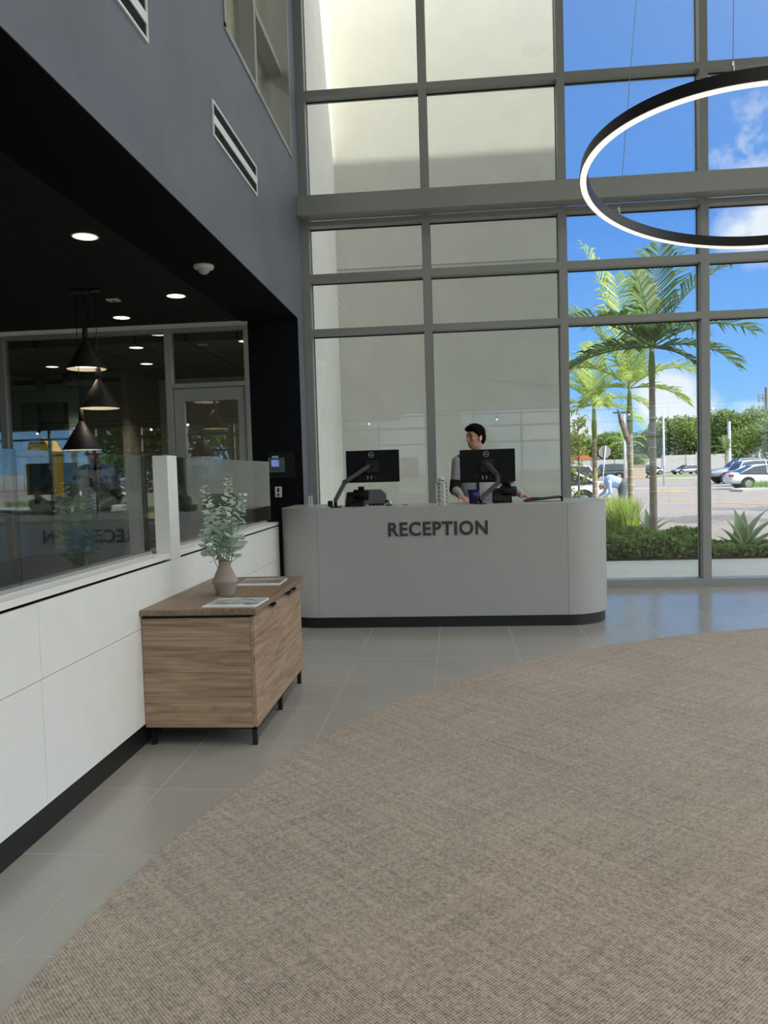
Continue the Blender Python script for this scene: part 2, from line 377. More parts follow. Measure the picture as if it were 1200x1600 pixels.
S('ceiling', B(-2.0, 12, -8, 9.1, 8.8, 9.0), CEILW)
S('roof', B(-17, 16.5, -9, 10.2, 9.9, 10.3), STUC)
S('wall_parapet', B(-2.0, 12.2, 9.12, 9.4, 8.8, 9.9), STUC)
S('wall_back', MB().box(-17, 12, -8.2, -8, 3.4, 9.9).box(-17, 12, -8.2, -8, -.1, .1), CEILW)
S('wall_right', MB().box(12, 12.2, -8, 9.4, 8.3, 9.9), CEILW)
S('wall_far_left', B(-17.2, -17, -8, 16, 0, 9.9), CEILW)
# --- upper interior window in the left wall
wn = thing('window_2', (-1.7, 7.4, 4.94), None, None, kind='structure')
fr = MB()
for a in ((-2.0, -1.69, 6.13, 6.17, 4.94, 7.6), (-2.0, -1.69, 8.64, 8.68, 4.94, 7.6), (-2.0, -1.69, 6.13, 8.68, 4.92, 4.97), (-1.95, -1.76, 7.38, 7.46, 4.97, 7.6), (-1.95, -1.76, 7.46, 8.64, 5.80, 5.87), (-1.95, -1.76, 6.17, 7.38, 6.55, 6.62)): fr.box(*a)
fr.build('window_frame', ALU, wn)
MB().box(-1.905, -1.897, 6.17, 7.38, 4.97, 7.6).box(-1.905, -1.897, 7.46, 8.64, 4.97, 7.6).build('pane', GLASS3, wn)
S('wall_upstairs', MB().box(-5.5, -5.3, 4, 9.1, 3.3, 8.8).box(-5.3, -2.0, 9.0, 9.1, 3.3, 8.8).box(-5.3, -2.0, 4, 4.1, 3.3, 8.8).box(-5.3, -2, 4, 9.1, 7.7, 7.8), mat('upstairs_wall_paint', (226, 220, 200), .8))

ul = thing('upstairs_fill', (-3.9, 7.2, 7.69), 'round fill lamp added in the upstairs room to brighten the interior window', 'fill lamp')  # hidden lamp added so the room behind the panes reads bright
MB().lathe([(.001, 0), (.2, 0), (.2, -.05), (.001, -.06)], (-3.9, 7.2, 7.70), 24).build('diffuser', LAMPW, ul)
l = D.lights.new('upstairs_fill_light', 'POINT'); l.energy = 130; l.shadow_soft_size = .2; l.color = (1, .96, .86); lo = D.objects.new('upstairs_fill_light', l); COL.objects.link(lo); lo.parent = ul; lo.location = (0, 0, -.2)
# --- curtain wall facing the car park
def curtain(name, xs, zs, y0, glass, skip=None, ztop=8.8, w=.045, d=.14):
    r = thing(name, (xs[0], y0, 0), None, None, kind='structure')
    for x in xs: MB().box(x - w, x + w, y0, y0 + d + .06, 0, ztop).build('mullion', ALU, r)
    tr = sorted(zs)
    for (za, zb) in tr:
        for a, b in zip(xs[:-1], xs[1:]): MB().box(a + w, b - w, y0 + .001, y0 + d + .05, za, zb).build('transom', ALU, r)
    lv = [(0, .09)] + [q for q in tr if q[0] > .05] + [(ztop, ztop)]
    for a, b in zip(xs[:-1], xs[1:]):
        for k in range(len(lv) - 1):
            if lv[k + 1][0] - lv[k][1] < .05: continue
            z0, z1 = lv[k][1], lv[k + 1][0]
            MB().box(a + w, b - w, y0 + d, y0 + d + .008, z0, z1).build('pane', glass, r)
            g = MB()
            for q in ((a + w, a + w + .006, z0, z1), (b - w - .006, b - w, z0, z1)): g.box(q[0], q[1], y0 + d - .012, y0 + d - .001, q[2], q[3])
            g.box(a + w, b - w, y0 + d - .012, y0 + d - .001, z1 - .012, z1)
            g.build('gasket', GASK, r)
    return r
XS = [-1.655, -.245, 1.31, 2.87, 4.43, 5.99, 7.55, 9.11, 10.67, 11.95]
curtain('window_1', XS, [(0, .09), (3.04, 3.115), (3.665, 3.75), (4.30, 4.36), (5.774, 5.848), (7.25, 7.32)], 9.1, GLASS)
S('trim_1', B(-1.70, 12, 8.88, 9.099, 4.362, 4.586), ALU, bevel=.004)
# --- windows behind and to the right of the visitor
def simple_glazing(name, ax, at, a0, a1, z1, step, zs, glass):
    r = thing(name, (0, 0, 0), None, None, kind='structure'); n = int(round((a1 - a0) / step)); m = MB()
    def bx(u0, u1, v0, v1, za, zb, mb): mb.box(*((u0, u1, v0, v1) if ax == 'x' else (v0, v1, u0, u1)), za, zb)
    for k in range(n + 1): u = a0 + (a1 - a0) * k / n; bx(u - .04, u + .04, at - .07, at + .07, 0, z1, m)
    for z in zs: bx(a0, a1, at - .069, at + .069, z, z + .07, m)
    m.build('window_frame', ALU, r); g = MB(); bx(a0, a1, at - .004, at + .004, .05, z1, g); g.build('pane', glass, r); return r
simple_glazing('window_3', 'x', -8.1, -17, 12, 3.4, 1.6, (.0, 2.3, 2.85), GLASS)
simple_glazing('window_4', 'y', 12.1, -8, 9.3, 8.3, 1.56, (.0, 3.05, 4.4, 5.8), GLASS)
pc = MB().box(-.5, .3, -7.2, -6.6, 0, 8.8).box(-6.3, -5.6, -7.2, -6.6, 0, 3.18); S('column', pc, CEILW)

# --- storefront of the back office
YS = 8.72
wf = thing('window_5', (-3.2, YS, 0), None, None, kind='structure')
SF = mat('storefront_frame_grey', (168, 168, 162), .45)
def sfb(x0, x1, z0, z1): MB().box(x0, x1, YS, YS + .11, z0, z1).build('window_frame', SF, wf)
sfb(-9.0, -2.28, 3.085, 3.13); sfb(-3.265, -3.19, 0, 3.085); sfb(-2.335, -2.28, 0, 3.085); sfb(-3.19, -2.335, 2.45, 2.50); sfb(-5.28, -5.205, 0, 3.085); sfb(-9, -8.92, 0, 3.085); sfb(-7.2, -7.12, 0, 3.085)
MB().box(-3.19, -2.335, YS + .05, YS + .058, 2.5, 3.085).build('pane', GLASS3, wf)
for a, b in ((-5.205, -3.265), (-7.12, -5.28), (-8.92, -7.2)): MB().box(a, b, YS + .05, YS + .058, .05, 3.085).build('pane', GLASS3, wf)
dr = thing('door_1', (-2.75, YS + .03, 0), None, None, kind='structure')
dm = MB().box(-3.18, -3.06, YS + .02, YS + .065, .01, 2.44).box(-2.43, -2.34, YS + .02, YS + .065, .01, 2.44).box(-3.06, -2.43, YS + .02, YS + .065, 2.295, 2.44).box(-3.06, -2.43, YS + .02, YS + .065, .01, .25)
dm.build('door_frame', SF, dr); MB().box(-3.06, -2.43, YS + .04, YS + .048, .25, 2.295).build('pane', GLASS3, dr)
MB().tube((-2.39, YS - .04, .9), (-2.39, YS - .04, 1.2), .012).tube((-2.39, YS - .04, .93), (-2.39, YS + .03, .93), .008).tube((-2.39, YS - .04, 1.17), (-2.39, YS + .03, 1.17), .008).build('handle', SIL, dr)
# office room behind the storefront
OW = mat('office_wall_paint', (150, 140, 125), .8); OC = brickmat('office_ceiling_tiles', (120, 116, 108), (50, 48, 45), .61, 1.22, .014, 'XY', 0, .9)
S('ceiling_back_office', B(-12, -1.95, 8.84, 14.6, 3.0, 3.1), OC)
S('wall_back_office', MB().box(-12, -1.95, 14.5, 14.6, 0, 3.0), NAVY)
S('wall_office_side', MB().box(-12.1, -12, 8.84, 14.5, 0, 3.0).box(-4.75, -4.65, 10.9, 14.5, 0, 3.0), OW)
S('floor_back_office', B(-12, -1.95, 9.1, 14.6, -.1, 0), mat('office_carpet', (104, 100, 96), .9))
ip = thing('window_6', (-6, 11, 0), None, None, kind='structure')
G2 = mat('inner_frame_green_grey', (140, 152, 148), .5)
im = MB()
for x in (-6.55, -6.03, -5.63, -5.42, -4.72): im.box(x - .05, x + .05, 11, 11.1, 0, 3.0)
im.box(-6.6, -4.7, 11.0, 11.1, 2.93, 3.0); im.build('window_frame', G2, ip)
dr2 = thing('door_2', (-5.95, 10.94, 0), None, None, kind='structure')
MB().box(-6.5, -6.32, 10.93, 10.98, .01, 2.77).box(-5.57, -5.40, 10.93, 10.98, .01, 2.77).box(-6.32, -5.57, 10.93, 10.98, 2.58, 2.77).box(-6.32, -5.57, 10.93, 10.98, .01, .25).build('door_frame', G2, dr2)
MB().box(-6.32, -5.57, 10.95, 10.956, .25, 2.58).build('pane', GLASS3, dr2)
MB().box(-5.6, -5.1, 10.9, 10.97, 2.8, 2.88).build('door_closer', G2, dr2)

# --- wall box, control screen and switch on the near-black pier
cb = thing('wall_control_panel', (-1.945, 8.715, 1.53), 'black wall plate with small lit touch screen on the near-black pier', 'control panel')
B(-2.10, -1.79, 8.70, 8.715, 1.38, 1.68).build('back_plate', mat('black_plate', (9, 9, 11), .35), cb, .003)
B(-2.09, -1.905, 8.675, 8.70, 1.45, 1.615).build('screen_housing', mat('green_grey_housing', (92, 110, 106), .5), cb, .003)
B(-2.05, -1.965, 8.672, 8.675, 1.515, 1.59).build('screen', blotch('lit_screen', [(70, 90, 190), (150, 170, 240), (190, 190, 250)], 9), cb)
D.materials['lit_screen'].node_tree.nodes['Principled BSDF'].inputs['Emission Color'].default_value = (.25, .3, .8, 1); D.materials['lit_screen'].node_tree.nodes['Principled BSDF'].inputs['Emission Strength'].default_value = .35
kk = MB()
for i in range(5): kk.box(-2.045 + i * .018, -2.033 + i * .018, 8.671, 8.675, 1.485, 1.493)
kk.build('button_row', BPL, cb)
B(-2.045, -1.975, 8.69, 8.70, 1.617, 1.635).build('paper_tag', WHITE, cb)
sw = thing('wall_switch', (-1.99, 8.715, 1.16), 'small white wall switch plate with dark button below the touch screen', 'switch')
B(-2.028, -1.950, 8.70, 8.715, 1.165, 1.287).build('plate', WHITE, sw, .004)
B(-2.00, -1.978, 8.697, 8.70, 1.225, 1.27).build('rocker', BPL, sw); MB().tube((-1.989, 8.70, 1.195), (-1.989, 8.693, 1.195), .014).build('button', DGR, sw)

# ================================================================== LOW PANEL WALL WITH GLASS
lw = thing('low_wall', (-1.75, 3, 0), None, None, kind='structure')
LM = MB().box(-1.90, -1.668, -6, 7.2, .11, .935).build('core', BPL, lw)
ys = [-5.9, -4.43, -2.96, -1.49, -.02, 1.45, 2.92, 4.39, 5.86, 7.2]
for a, b in zip(ys[:-1], ys[1:]):
    for z0, z1 in ((.118, .624), (.627, .933)): MB().box(-1.668, -1.655, a + .0012, b - .0012, z0, z1).build('panel', WHITE, lw, .0008)
for a, b in ((-6, 4.39), (4.55, 7.2)): MB().box(-1.90, -1.657, a, b, .946, .975).build('sill', WHITE, lw, .001)
MB().box(-1.745, -1.655, 4.392, 4.548, .9335, 1.548).build('post', WHITE, lw, .002)
MB().box(-1.90, -1.70, -6, 7.2, 0, .11).box(-1.70, -1.668, -6, 7.2, 0, .115).build('toe_kick', KICK, lw)
for (a, b, nm) in ((-6, 4.385, 1), (4.555, 7.42, 2)):
    MB().box(-1.80, -1.765, a, min(b, 7.2), .975, .992).build('glass_channel', ALU, lw)
    js = [a, 3.03, b] if nm == 1 else [a, b]
    for p, q in zip(js[:-1], js[1:]): MB().box(-1.791, -1.779, p + .002, q - .002, .985, 1.55).build('glass_panel', GLASS2, lw)
# office furniture seen dimly past the glass
od = thing('office_desk', (-3.2, 5, 0), 'dark office desk standing behind the glass partition', 'desk')
B(-3.9, -2.4, 3.2, 6.9, .70, .74).build('desk_top', DGR, od); 
for x in (-3.85, -2.5):
    for y in (3.25, 6.8): B(x, x + .05, y, y + .05, 0, .70).build('leg', BLK, od)

# ================================================================== RECEPTION DESK
def deskpath(inset, n=14, yb=8.0, xl=-1.245, xr=1.0, yf=6.96, rr=.40):
    r = rr - inset; pts = [(xl - r, yb)]
    for k in range(n + 1): a = PI + PI / 2 * k / n; pts.append((xl + r * math.cos(a), yf + rr + r * math.sin(a)))
    for k in range(n + 1): a = 1.5 * PI + PI / 2 * k / n; pts.append((xr + r * math.cos(a), yf + rr + r * math.sin(a)))
    pts.append((xr + r, yb)); return pts
rd = thing('reception_desk', (0, 7.2, 0), 'long light grey reception desk with rounded corners and RECEPTION lettering', 'reception desk')
def shell(i0, i1, p0, p1, z0, z1):
    m = MB(); a = p0[i0:i1]; b = p1[i0:i1]; n = len(a)
    vs = [V((x, y, z)) for z in (z0, z1) for x, y in a] + [V((x, y, z)) for z in (z0, z1) for x, y in b]
    fs = []
    for k in range(n - 1): fs += [(k, k + 1, n + k + 1, n + k), (2 * n + k, 3 * n + k, 3 * n + k + 1, 2 * n + k + 1), (n + k, n + k + 1, 3 * n + k + 1, 3 * n + k), (k, 2 * n + k, 2 * n + k + 1, k + 1)]
    fs += [(0, n, 3 * n, 2 * n), (n - 1, 3 * n - 1, 4 * n - 1, 2 * n - 1)]
    return m.add(vs, fs, 0, False)
po, pi_ = deskpath(0), deskpath(.04)
def smooth_o(o):
    for p in o.data.polygons: p.use_smooth = abs(p.normal.z) < .5
    md = o.modifiers.new('b', 'EDGE_SPLIT'); md.split_angle = R(35); return o
N1 = 16
smooth_o(shell(0, N1, po, pi_, .10, 1.085).build('corner_panel', DESKM, rd))
p2o = [(po[N1 - 1][0] + .002, po[N1 - 1][1]), (po[N1][0] - .002, po[N1][1])]
shell(0, 2, p2o, [(p2o[0][0], p2o[0][1] + .04), (p2o[1][0], p2o[1][1] + .04)], .10, 1.085).build('front_panel', DESKM, rd)
smooth_o(shell(N1, len(po), po, pi_, .10, 1.085).build('corner_panel', DESKM, rd))
k0, k1 = deskpath(.018), deskpath(.06)
smooth_o(shell(0, len(k0), k0, k1, 0, .10).build('toe_kick', KICK, rd))
poly = deskpath(0) + [(.98, 8.0), (.98, 7.62), (-1.22, 7.62), (-1.22, 8.0)]
tp = MB().prism(poly, 1.0852, 1.10).build('counter_top', DESKM, rd)
wk = B(-1.2, .96, 7.62, 7.80, .70, .74).build('work_surface', DESKM, rd)
text('RECEPTION', .128, .893, GREYL, 'lettering', rd, (-.595, 6.957, .832), .026, .006, 1.10)

# ================================================================== THINGS ON THE DESK
def monitor(x0, x1, z0, z1, y, arm, label, lean):
    c = V(((x0 + x1) / 2, y, (z0 + z1) / 2)); t = thing('monitor', (c.x, y, z0), label, 'monitor', 'computer monitors on the reception desk')
    MB().box(x0, x1, y, y + .022, z0, z1).build('housing', mat('monitor_back', (8, 9, 11), .5, spec=.25), t, .004)
    B(x0 + .006, x1 - .006, y + .022, y + .024, z0 + .012, z1 - .006).build('screen', mat('monitor_screen', (30, 40, 52), .2), t)
    MB().box(c.x - .14, c.x + .13, y - .018, y, z0 + .012, z0 + .075).build('port_bay', BPL, t, .004)
    for i in range(3): MB().box(c.x - .05 + i * .035, c.x - .043 + i * .035, y - .020, y - .018, z0 + .03, z0 + .062).build('port', SIL if i < 2 else DGR, t)
    lg = MB(); n = 28; r1, r2 = .026, .022; lc = V((c.x - .01, y - .004, z1 - .043))
    vs = [lc + V((math.cos(2 * PI * k / n) * r, h, math.sin(2 * PI * k / n) * r)) for r in (r1, r2) for h in (0, .004) for k in range(n)]
    fs = []
    for k in range(n):
        j = (k + 1) % n; fs += [(k, j, 2 * n + j, 2 * n + k), (k, n + k, n + j, j), (2 * n + k, 2 * n + j, 3 * n + j, 3 * n + k)]
    lg.add(vs, fs); lg.build('logo_ring', SIL, t)
    text('DELL', .013, .034, SIL, 'logo_lettering', t, (lc.x - .017, y - .002, lc.z - .0065), .02, .003)
    for dx in (-.05, .05):
        for dz in (-.05, .05): MB().tube((c.x + dx, y - .005, c.z + dz), (c.x + dx, y + .001, c.z + dz), .0055, n=10).build('mount_screw', SIL, t)
    return t
def mon_arm(mon, pts, base, head):
    bx, by, bz = base
    t = MB().tube((bx, by, bz + .01), (bx, by, pts[0][2] + .02), .016).build('monitor_arm', BLK, mon)
    def sub(o): o.location = (0, 0, 0); return o
    sub(MB().box(bx - .05, bx + .05, by - .035, by + .05, bz, bz + .012).build('clamp', BLK, t, .002))
    sub(MB().box(bx - .07, bx - .03, by - .03, by + .03, bz + .012, bz + .065).build('cable_box', BPL, t, .004))
    for a, b in zip(pts[:-1], pts[1:]):
        a = V(a); b = V(b); d = (b - a); L = d.length; q = d.to_track_quat('Z', 'Y').to_matrix(); m = MB(); m.box(-.021, .021, -.019, .019, -.012, L + .012)
        m.v = [tuple(a + q @ V(p)) for p in m.v]; sub(m.build('arm_link', mat('arm_grey', (70, 71, 74), .4), t, .006))
        sub(MB().tube(b + V((0, -.02, 0)), b + V((0, .02, 0)), .023).build('joint', BLK, t))
    sub(MB().tube(V(pts[-1]), head, .014).build('swivel', BLK, t))
    h = V(head); sub(MB().box(h.x - .058, h.x + .058, h.y - .003, h.y, h.z - .058, h.z + .058).build('mount_plate', BLK, t))
m_l = monitor(-.994, -.496, 1.323, 1.622, 7.20, None, 'left black monitor seen from behind on a grey jointed arm, nobody behind it', 0)
mon_arm(m_l, [(-1.085, 7.08, 1.17), (-.995, 7.10, 1.335), (-.775, 7.14, 1.475)], (-1.085, 7.08, 1.10), (-.745, 7.196, 1.4725))
m_r = monitor(.065, .57, 1.294, 1.597, 7.20, None, 'right black monitor seen from behind, in front of the standing receptionist', 0)
mon_arm(m_r, [(.245, 7.06, 1.15), (.405, 7.09, 1.285), (.40, 7.09, 1.36), (.305, 7.13, 1.47)], (.245, 7.06, 1.10), (.3175, 7.196, 1.4455))
def phone(x, y, label):
    t = thing('desk_phone', (x, y, 1.10), label, 'phone', 'desk phones on the reception desk')
    m = MB(); m.prism([(y - .10, 1.10), (y + .10, 1.10), (y + .10, 1.125), (y + .05, 1.235), (y + .035, 1.235), (y - .10, 1.13)], x - .10, x + .075, ax='x'); m.build('base', BPL, t, .006)
    MB().tube((x - .03, y - .01, 1.21), (x + .12, y - .01, 1.20), .05, .048, n=20).build('speaker_body', BPL, t, .006)
    MB().tube((x + .045, y, 1.25), (x + .045, y, 1.285), .028, .03, n=18).build('knob', BPL, t)
    MB().box(x - .06, x - .02, y - .0685, y - .064, 1.178, 1.184).box(x - .055, x - .005, y - .0685, y - .064, 1.158, 1.163).build('label_strip', DGR, t)
    MB().path([(x + .02, y - .09, 1.112), (x + .0, y - .13, 1.106), (x - .1, y - .12, 1.106)], .005).build('cord', BLK, t)
    return t
phone(-.915, 7.30, 'black desk phone with round speaker beside the left monitor arm')
phone(.46, 7.28, 'black desk phone with round speaker under the right monitor')
bt = thing('cord_coil', (-.72, 7.31, 1.10), 'coiled black cord lying on the desk beside the left phone', 'cord')
m = MB(); 
for i in range(5): m.ell((-.79 + i * .030, 7.31 + .004 * (i % 2), 1.112), (.016, .014, .012))
m.build('coil', BLK, bt)
fg = thing('webcam', (-.60, 7.25, 1.10), 'tiny black and white webcam on the desk left of the water bottle', 'webcam')
MB().box(-.64, -.575, 7.23, 7.27, 1.10, 1.108).build('foot', BPL, fg, .002); MB().tube((-.605, 7.25, 1.108), (-.61, 7.25, 1.13), .006).build('neck', BPL, fg)
MB().ell((-.622, 7.24, 1.142), (.018, .016, .013)).build('head', BPL, fg); MB().ell((-.592, 7.245, 1.130), (.017, .014, .015)).build('body', WHITE, fg)
for i in range(2): tag(B(-.475 + i * .03, -.457 + i * .03, 7.24, 7.255, 1.10, 1.107).build('paper_clip', BLK), 'tiny black clip on the desk between webcam and bottle', 'clip', 'tiny black clips')
# white uprights at the left end of the counter
for i, lb in enumerate(('white upright slip at the left desk end, nearer the wall', 'white upright slip at the left desk end, nearer the phone')):
    t = thing('paper_slip', (-1.42 + i * .026, 7.56, 1.10), lb, 'slip', 'white slips standing at the desk end')
    B(-1.428 + i * .026, -1.413 + i * .026, 7.558, 7.563, 1.104, 1.198 + .008 * i).build('card', WHITE, t)
    B(-1.431 + i * .026, -1.410 + i * .026, 7.55, 7.571, 1.10, 1.104).build('foot', WHITE, t)
# bottle
CLR = D.materials.new('clear_plastic'); CLR.use_nodes = True; _b = CLR.node_tree.nodes['Principled BSDF']; _b.inputs['Transmission Weight'].default_value = 1; _b.inputs['Roughness'].default_value = .06; _b.inputs['IOR'].default_value = 1.33; _b.inputs['Base Color'].default_value = (.93, .95, .92, 1)
wb = thing('water_bottle', (-.108, 7.12, 1.10), 'large clear ribbed water bottle with handle standing on the desk', 'bottle')
pr = [(.001, 0), (.048, 0), (.052, .006)]
for i in range(5): pr += [(.052, .012 + i * .034), (.052, .032 + i * .034), (.047, .037 + i * .034), (.047, .041 + i * .034)]
pr += [(.052, .185), (.048, .2), (.030, .215), (.026, .22), (.026, .226), (.001, .226)]
MB().lathe(pr, (-.108, 7.12, 1.10), 28).build('bottle_body', CLR, wb)
MB().lathe([(.001, .226), (.029, .226), (.03, .232), (.03, .248), (.02, .255), (.001, .256)], (-.108, 7.12, 1.10), 24).build('cap', mat('translucent_cap', (196, 200, 196), .3), wb)
MB().path([(-.128, 7.066, 1.285), (-.128, 7.048, 1.27), (-.128, 7.045, 1.20), (-.128, 7.05, 1.15), (-.128, 7.067, 1.14)], .009).build('handle', CLR, wb)
bc = thing('blue_cup', (.185, 7.20, 1.10), 'dark blue plastic cup on the desk left of the right phone', 'cup')
MB().lathe([(.001, 0), (.040, 0), (.055, .128), (.050, .128), (.037, .006), (.001, .006)], (.185, 7.20, 1.10), 28).build('cup', mat('navy_blue_plastic', (22, 34, 92), .35), bc)
MB().lathe([(.0545, .120), (.059, .120), (.059, .130), (.0545, .130)], (.185, 7.20, 1.10), 28).build('rim', mat('navy_blue_plastic', (22, 34, 92), .35), bc)
pb = thing('binder', (.84, 7.36, 1.10), 'open ring binder of papers on the right end of the desk', 'binder')
rt = Matrix.Rotation(R(4), 3, 'Z')
MB().box(.66, 1.0, 7.25, 7.48, 1.10, 1.104, rot=rt).build('cover', BPL, pb); MB().prism([(.67, 1.105), (.985, 1.105), (.985, 1.13)], 7.26, 7.46, ax='y').build('papers', WHITE, pb)
MB().prism([(.66, 1.112), (1.0, 1.142), (1.0, 1.146), (.66, 1.116)], 7.25, 7.48, ax='y').build('flap', BPL, pb); MB().box(.995, 1.002, 7.25, 7.48, 1.10, 1.146).build('spine', BPL, pb)
ms = thing('cloth_pouch', (.80, 7.50, 1.10), 'black cloth pouch on the desk under the receptionist left hand', 'pouch')
MB().ell((.78, 7.50, 1.115), (.085, .06, .02)).build('pouch', BPL, ms)
oc = thing('office_chair', (-1.0, 8.35, 0), 'grey mesh office chair behind the left phone', 'chair')
cm_ = mat('grey_mesh_fabric', (120, 122, 124), .8)
MB().prism([(-1.16 + .05, .66), (-.72 - .05, .66), (-.72, .8), (-.74, 1.18), (-.80, 1.23), (-1.08, 1.23), (-1.14, 1.18), (-1.16, .8)], 8.52, 8.55, ax='y').build('backrest', cm_, oc, .01)
MB().box(-1.18, -.70, 8.05, 8.52, .46, .53).build('seat', BPL, oc, .02); MB().tube((-.94, 8.3, .12), (-.94, 8.3, .46), .03).build('column', BLK, oc)
for k in range(5):
    a = 2 * PI * k / 5; lg = MB().tube((-.94, 8.3, .12), (-.94 + .28 * math.cos(a), 8.3 + .28 * math.sin(a), .07), .022, .014); lg.build('leg', BLK, oc)
    MB().tube((-.94 + .28 * math.cos(a) - .012, 8.3 + .28 * math.sin(a), .027), (-.94 + .28 * math.cos(a) + .012, 8.3 + .28 * math.sin(a), .027), .027).build('wheel', BLK, oc)
MB().tube((-.94, 8.5, .48), (-.94, 8.56, .75), .02).build('back_post', BLK, oc)

# ================================================================== CREDENZA
cr = thing('credenza', (-1.36, 4.53, 0), 'walnut laminate credenza on short black legs beside the white low wall', 'cabinet')
x0, x1, y0, y1 = -1.652, -1.05, 3.91, 5.15
B(x0, x1 - .022, y0, y0 + .02, .10, .680).build('side_panel', WOODX, cr, .0008)
B(x0, x1 - .022, y1 - .02, y1, .10, .680).build('side_panel', WOODX, cr, .0008)
MB().box(x0, x1 - .024, y0 + .021, y1 - .021, .105, .66).build('carcass', mat('dark_walnut_edge', (88, 74, 62), .5), cr)
MB().box(x0 + .01, x1 - .03, y0 + .012, y1 - .012, .66, .697).build('recess', BPL, cr)
B(x0 - .0, x1 + .018, y0 - .016, y1 + .01, .697, .727).build('top', WOODY, cr, .001)
dy = [y0 + .002, 4.375, 4.79, y1 - .002]
for k in range(3):
    d_ = B(x1 - .021, x1, dy[k] + .0012, dy[k + 1] - .0012, .102, .683).build('door', WOODF, cr, .0008)
    hy = (dy[k + 1] - .08) if k < 2 else dy[k] + .08
    h_ = MB().box(x1 - .012, x1 + .022, hy - .05, hy + .05, .683, .686).box(x1 + .019, x1 + .022, hy - .05, hy + .05, .672, .686)
    ho = h_.build('handle', BLK, d_); ho.location = (0, 0, 0)
    if k < 2:
        ly = dy[k + 1] - .03 if k == 0 else dy[k + 1] + .012
        lo = MB().tube((x1, ly, .628), (x1 + .005, ly, .628), .007).build('lock', SIL, d_); lo.location = (0, 0, 0)
lgm = MB().box(x0 + .04, x1 - .01, y0 + .02, y0 + .045, .085, .10).box(x0 + .04, x1 - .01, y1 - .045, y1 - .02, .085, .10).box(x1 - .035, x1 - .01, y0 + .02, y1 - .02, .085, .10).box(x0 + .04, x0 + .065, y0 + .02, y1 - .02, .085, .10)
lgm.build('leg_rail', BLK, cr)
for x in (x0 + .02, x1 - .035):
    for y in (y0 + .02, 4.53, y1 - .045): B(x, x + .025, y, y + .025, 0, .085).build('leg', BLK, cr)
COV1 = blotch('magazine_photo_one', [(60, 55, 52), (120, 110, 100), (150, 190, 200), (220, 215, 205), (90, 80, 75)], 16); COV2 = blotch('magazine_photo_two', [(60, 62, 60), (150, 150, 145), (90, 90, 85), (225, 222, 215)], 18)
PAPR = mat('glossy_white_paper', (238, 238, 236), .3)
def magazine(cx, cy, w, d, rz, cov, label):
    t = thing('magazine', (cx, cy, .727), label, 'magazine', 'magazines on the credenza'); rt = Matrix.Rotation(R(rz), 3, 'Z')
    a = MB().box(cx - w / 2, cx + w / 2, cy - d / 2, cy + d / 2, .7275, .735, rot=rt); a.build('pages', PAPR, t)
    MB().box(cx - w / 2 + .004, cx + w / 2 - .004, cy - d / 2 + .05, cy + d / 2 - .03, .735, .7356, rot=rt, c=(cx, cy, .7351)).build('cover_photo', cov, t); return t
magazine(-1.185, 4.075, .29, .27, -2, COV1, 'white magazine with photo cover on the near end of the credenza')
magazine(-1.235, 4.86, .27, .27, 1, COV2, 'white magazine with grey photo cover at the far end of the credenza')
vz = thing('vase', (-1.338, 4.39, .727), 'taupe stoneware vase with angular waist on the credenza', 'vase')
MB().lathe([(.001, 0), (.049, 0), (.052, .004), (.073, .078), (.073, .084), (.036, .165), (.034, .172), (.034, .197), (.030, .198), (.029, .17), (.065, .084), (.045, .01), (.001, .01)], (-1.338, 4.39, .727), 40).build('vase_body', mat('taupe_stoneware', (158, 146, 136), .9, var=.12, vscale=180, bump=.3, bscale=250), vz).modifiers.new('split', 'EDGE_SPLIT').split_angle = R(14)
eu = thing('eucalyptus_branches', (-1.338, 4.39, .74), 'silvery green eucalyptus branches standing in the taupe vase', 'plant')
EUL = leafmat('eucalyptus_leaf', (186, 210, 192), (232, 242, 230), .3)
stm = MB(); lv = MB(); rnd = random.Random(5)
c0 = V((-1.338, 4.39, .80))
ends = [(-1.425, 4.37, 1.355), (-1.285, 4.36, 1.40), (-1.215, 4.40, 1.30), (-1.36, 4.45, 1.25), (-1.455, 4.40, 1.12), (-1.27, 4.34, 1.20), (-1.40, 4.34, 1.24), (-1.30, 4.42, 1.08)]
for e in ends:
    e = V(e); mid = (c0 + e) / 2 + V((rnd.uniform(-.01, .01) + (e.x - c0.x) * .25, (e.y - c0.y) * .2, .02)); pts = []
    for i in range(13):
        s = i / 12; pts.append(c0 * (1 - s) ** 2 + mid * 2 * s * (1 - s) + e * s * s)
    stm.path(pts, [.003 * (1 - .6 * i / 12) for i in range(13)], 6)
    L = (e - c0).length; nl = int(L / .032)
    for j in range(nl + 1):
        s = .36 + .64 * j / nl; i = min(int(s * 12), 11); fr_ = s * 12 - i; p = pts[i].lerp(pts[i + 1], fr_); ax = (pts[i + 1] - pts[i]).normalized()
        for sd in (0, 1):
            ang = j * 1.57 + sd * PI + rnd.uniform(-.5, .5); o1 = ax.orthogonal().normalized(); o2 = ax.cross(o1)
            d = (o1 * math.cos(ang) + o2 * math.sin(ang) + ax * rnd.uniform(0, .7)).normalized(); rr = (.034 * (1 - .62 * max(0, s - .4) / .6)) * rnd.uniform(.75, 1.15)
            nrm = (ax + d.cross(ax) * rnd.uniform(-.8, .8) - d * .3).normalized(); sdv = d.cross(nrm).normalized(); cc = p + d * (rr + .006); n = 9
            vs = [cc + (d * math.cos(2 * PI * k / n) * rr + sdv * math.sin(2 * PI * k / n) * rr * .92) + nrm * (.12 * rr * math.cos(4 * PI * k / n)) for k in range(n)]
            lv.add(vs + [cc - nrm * rr * .15], [(k, (k + 1) % n, n) for k in range(n)], 0, True)
stm.build('stem', mat('olive_stem', (118, 122, 84), .6), eu); lv.build('foliage', EUL, eu)

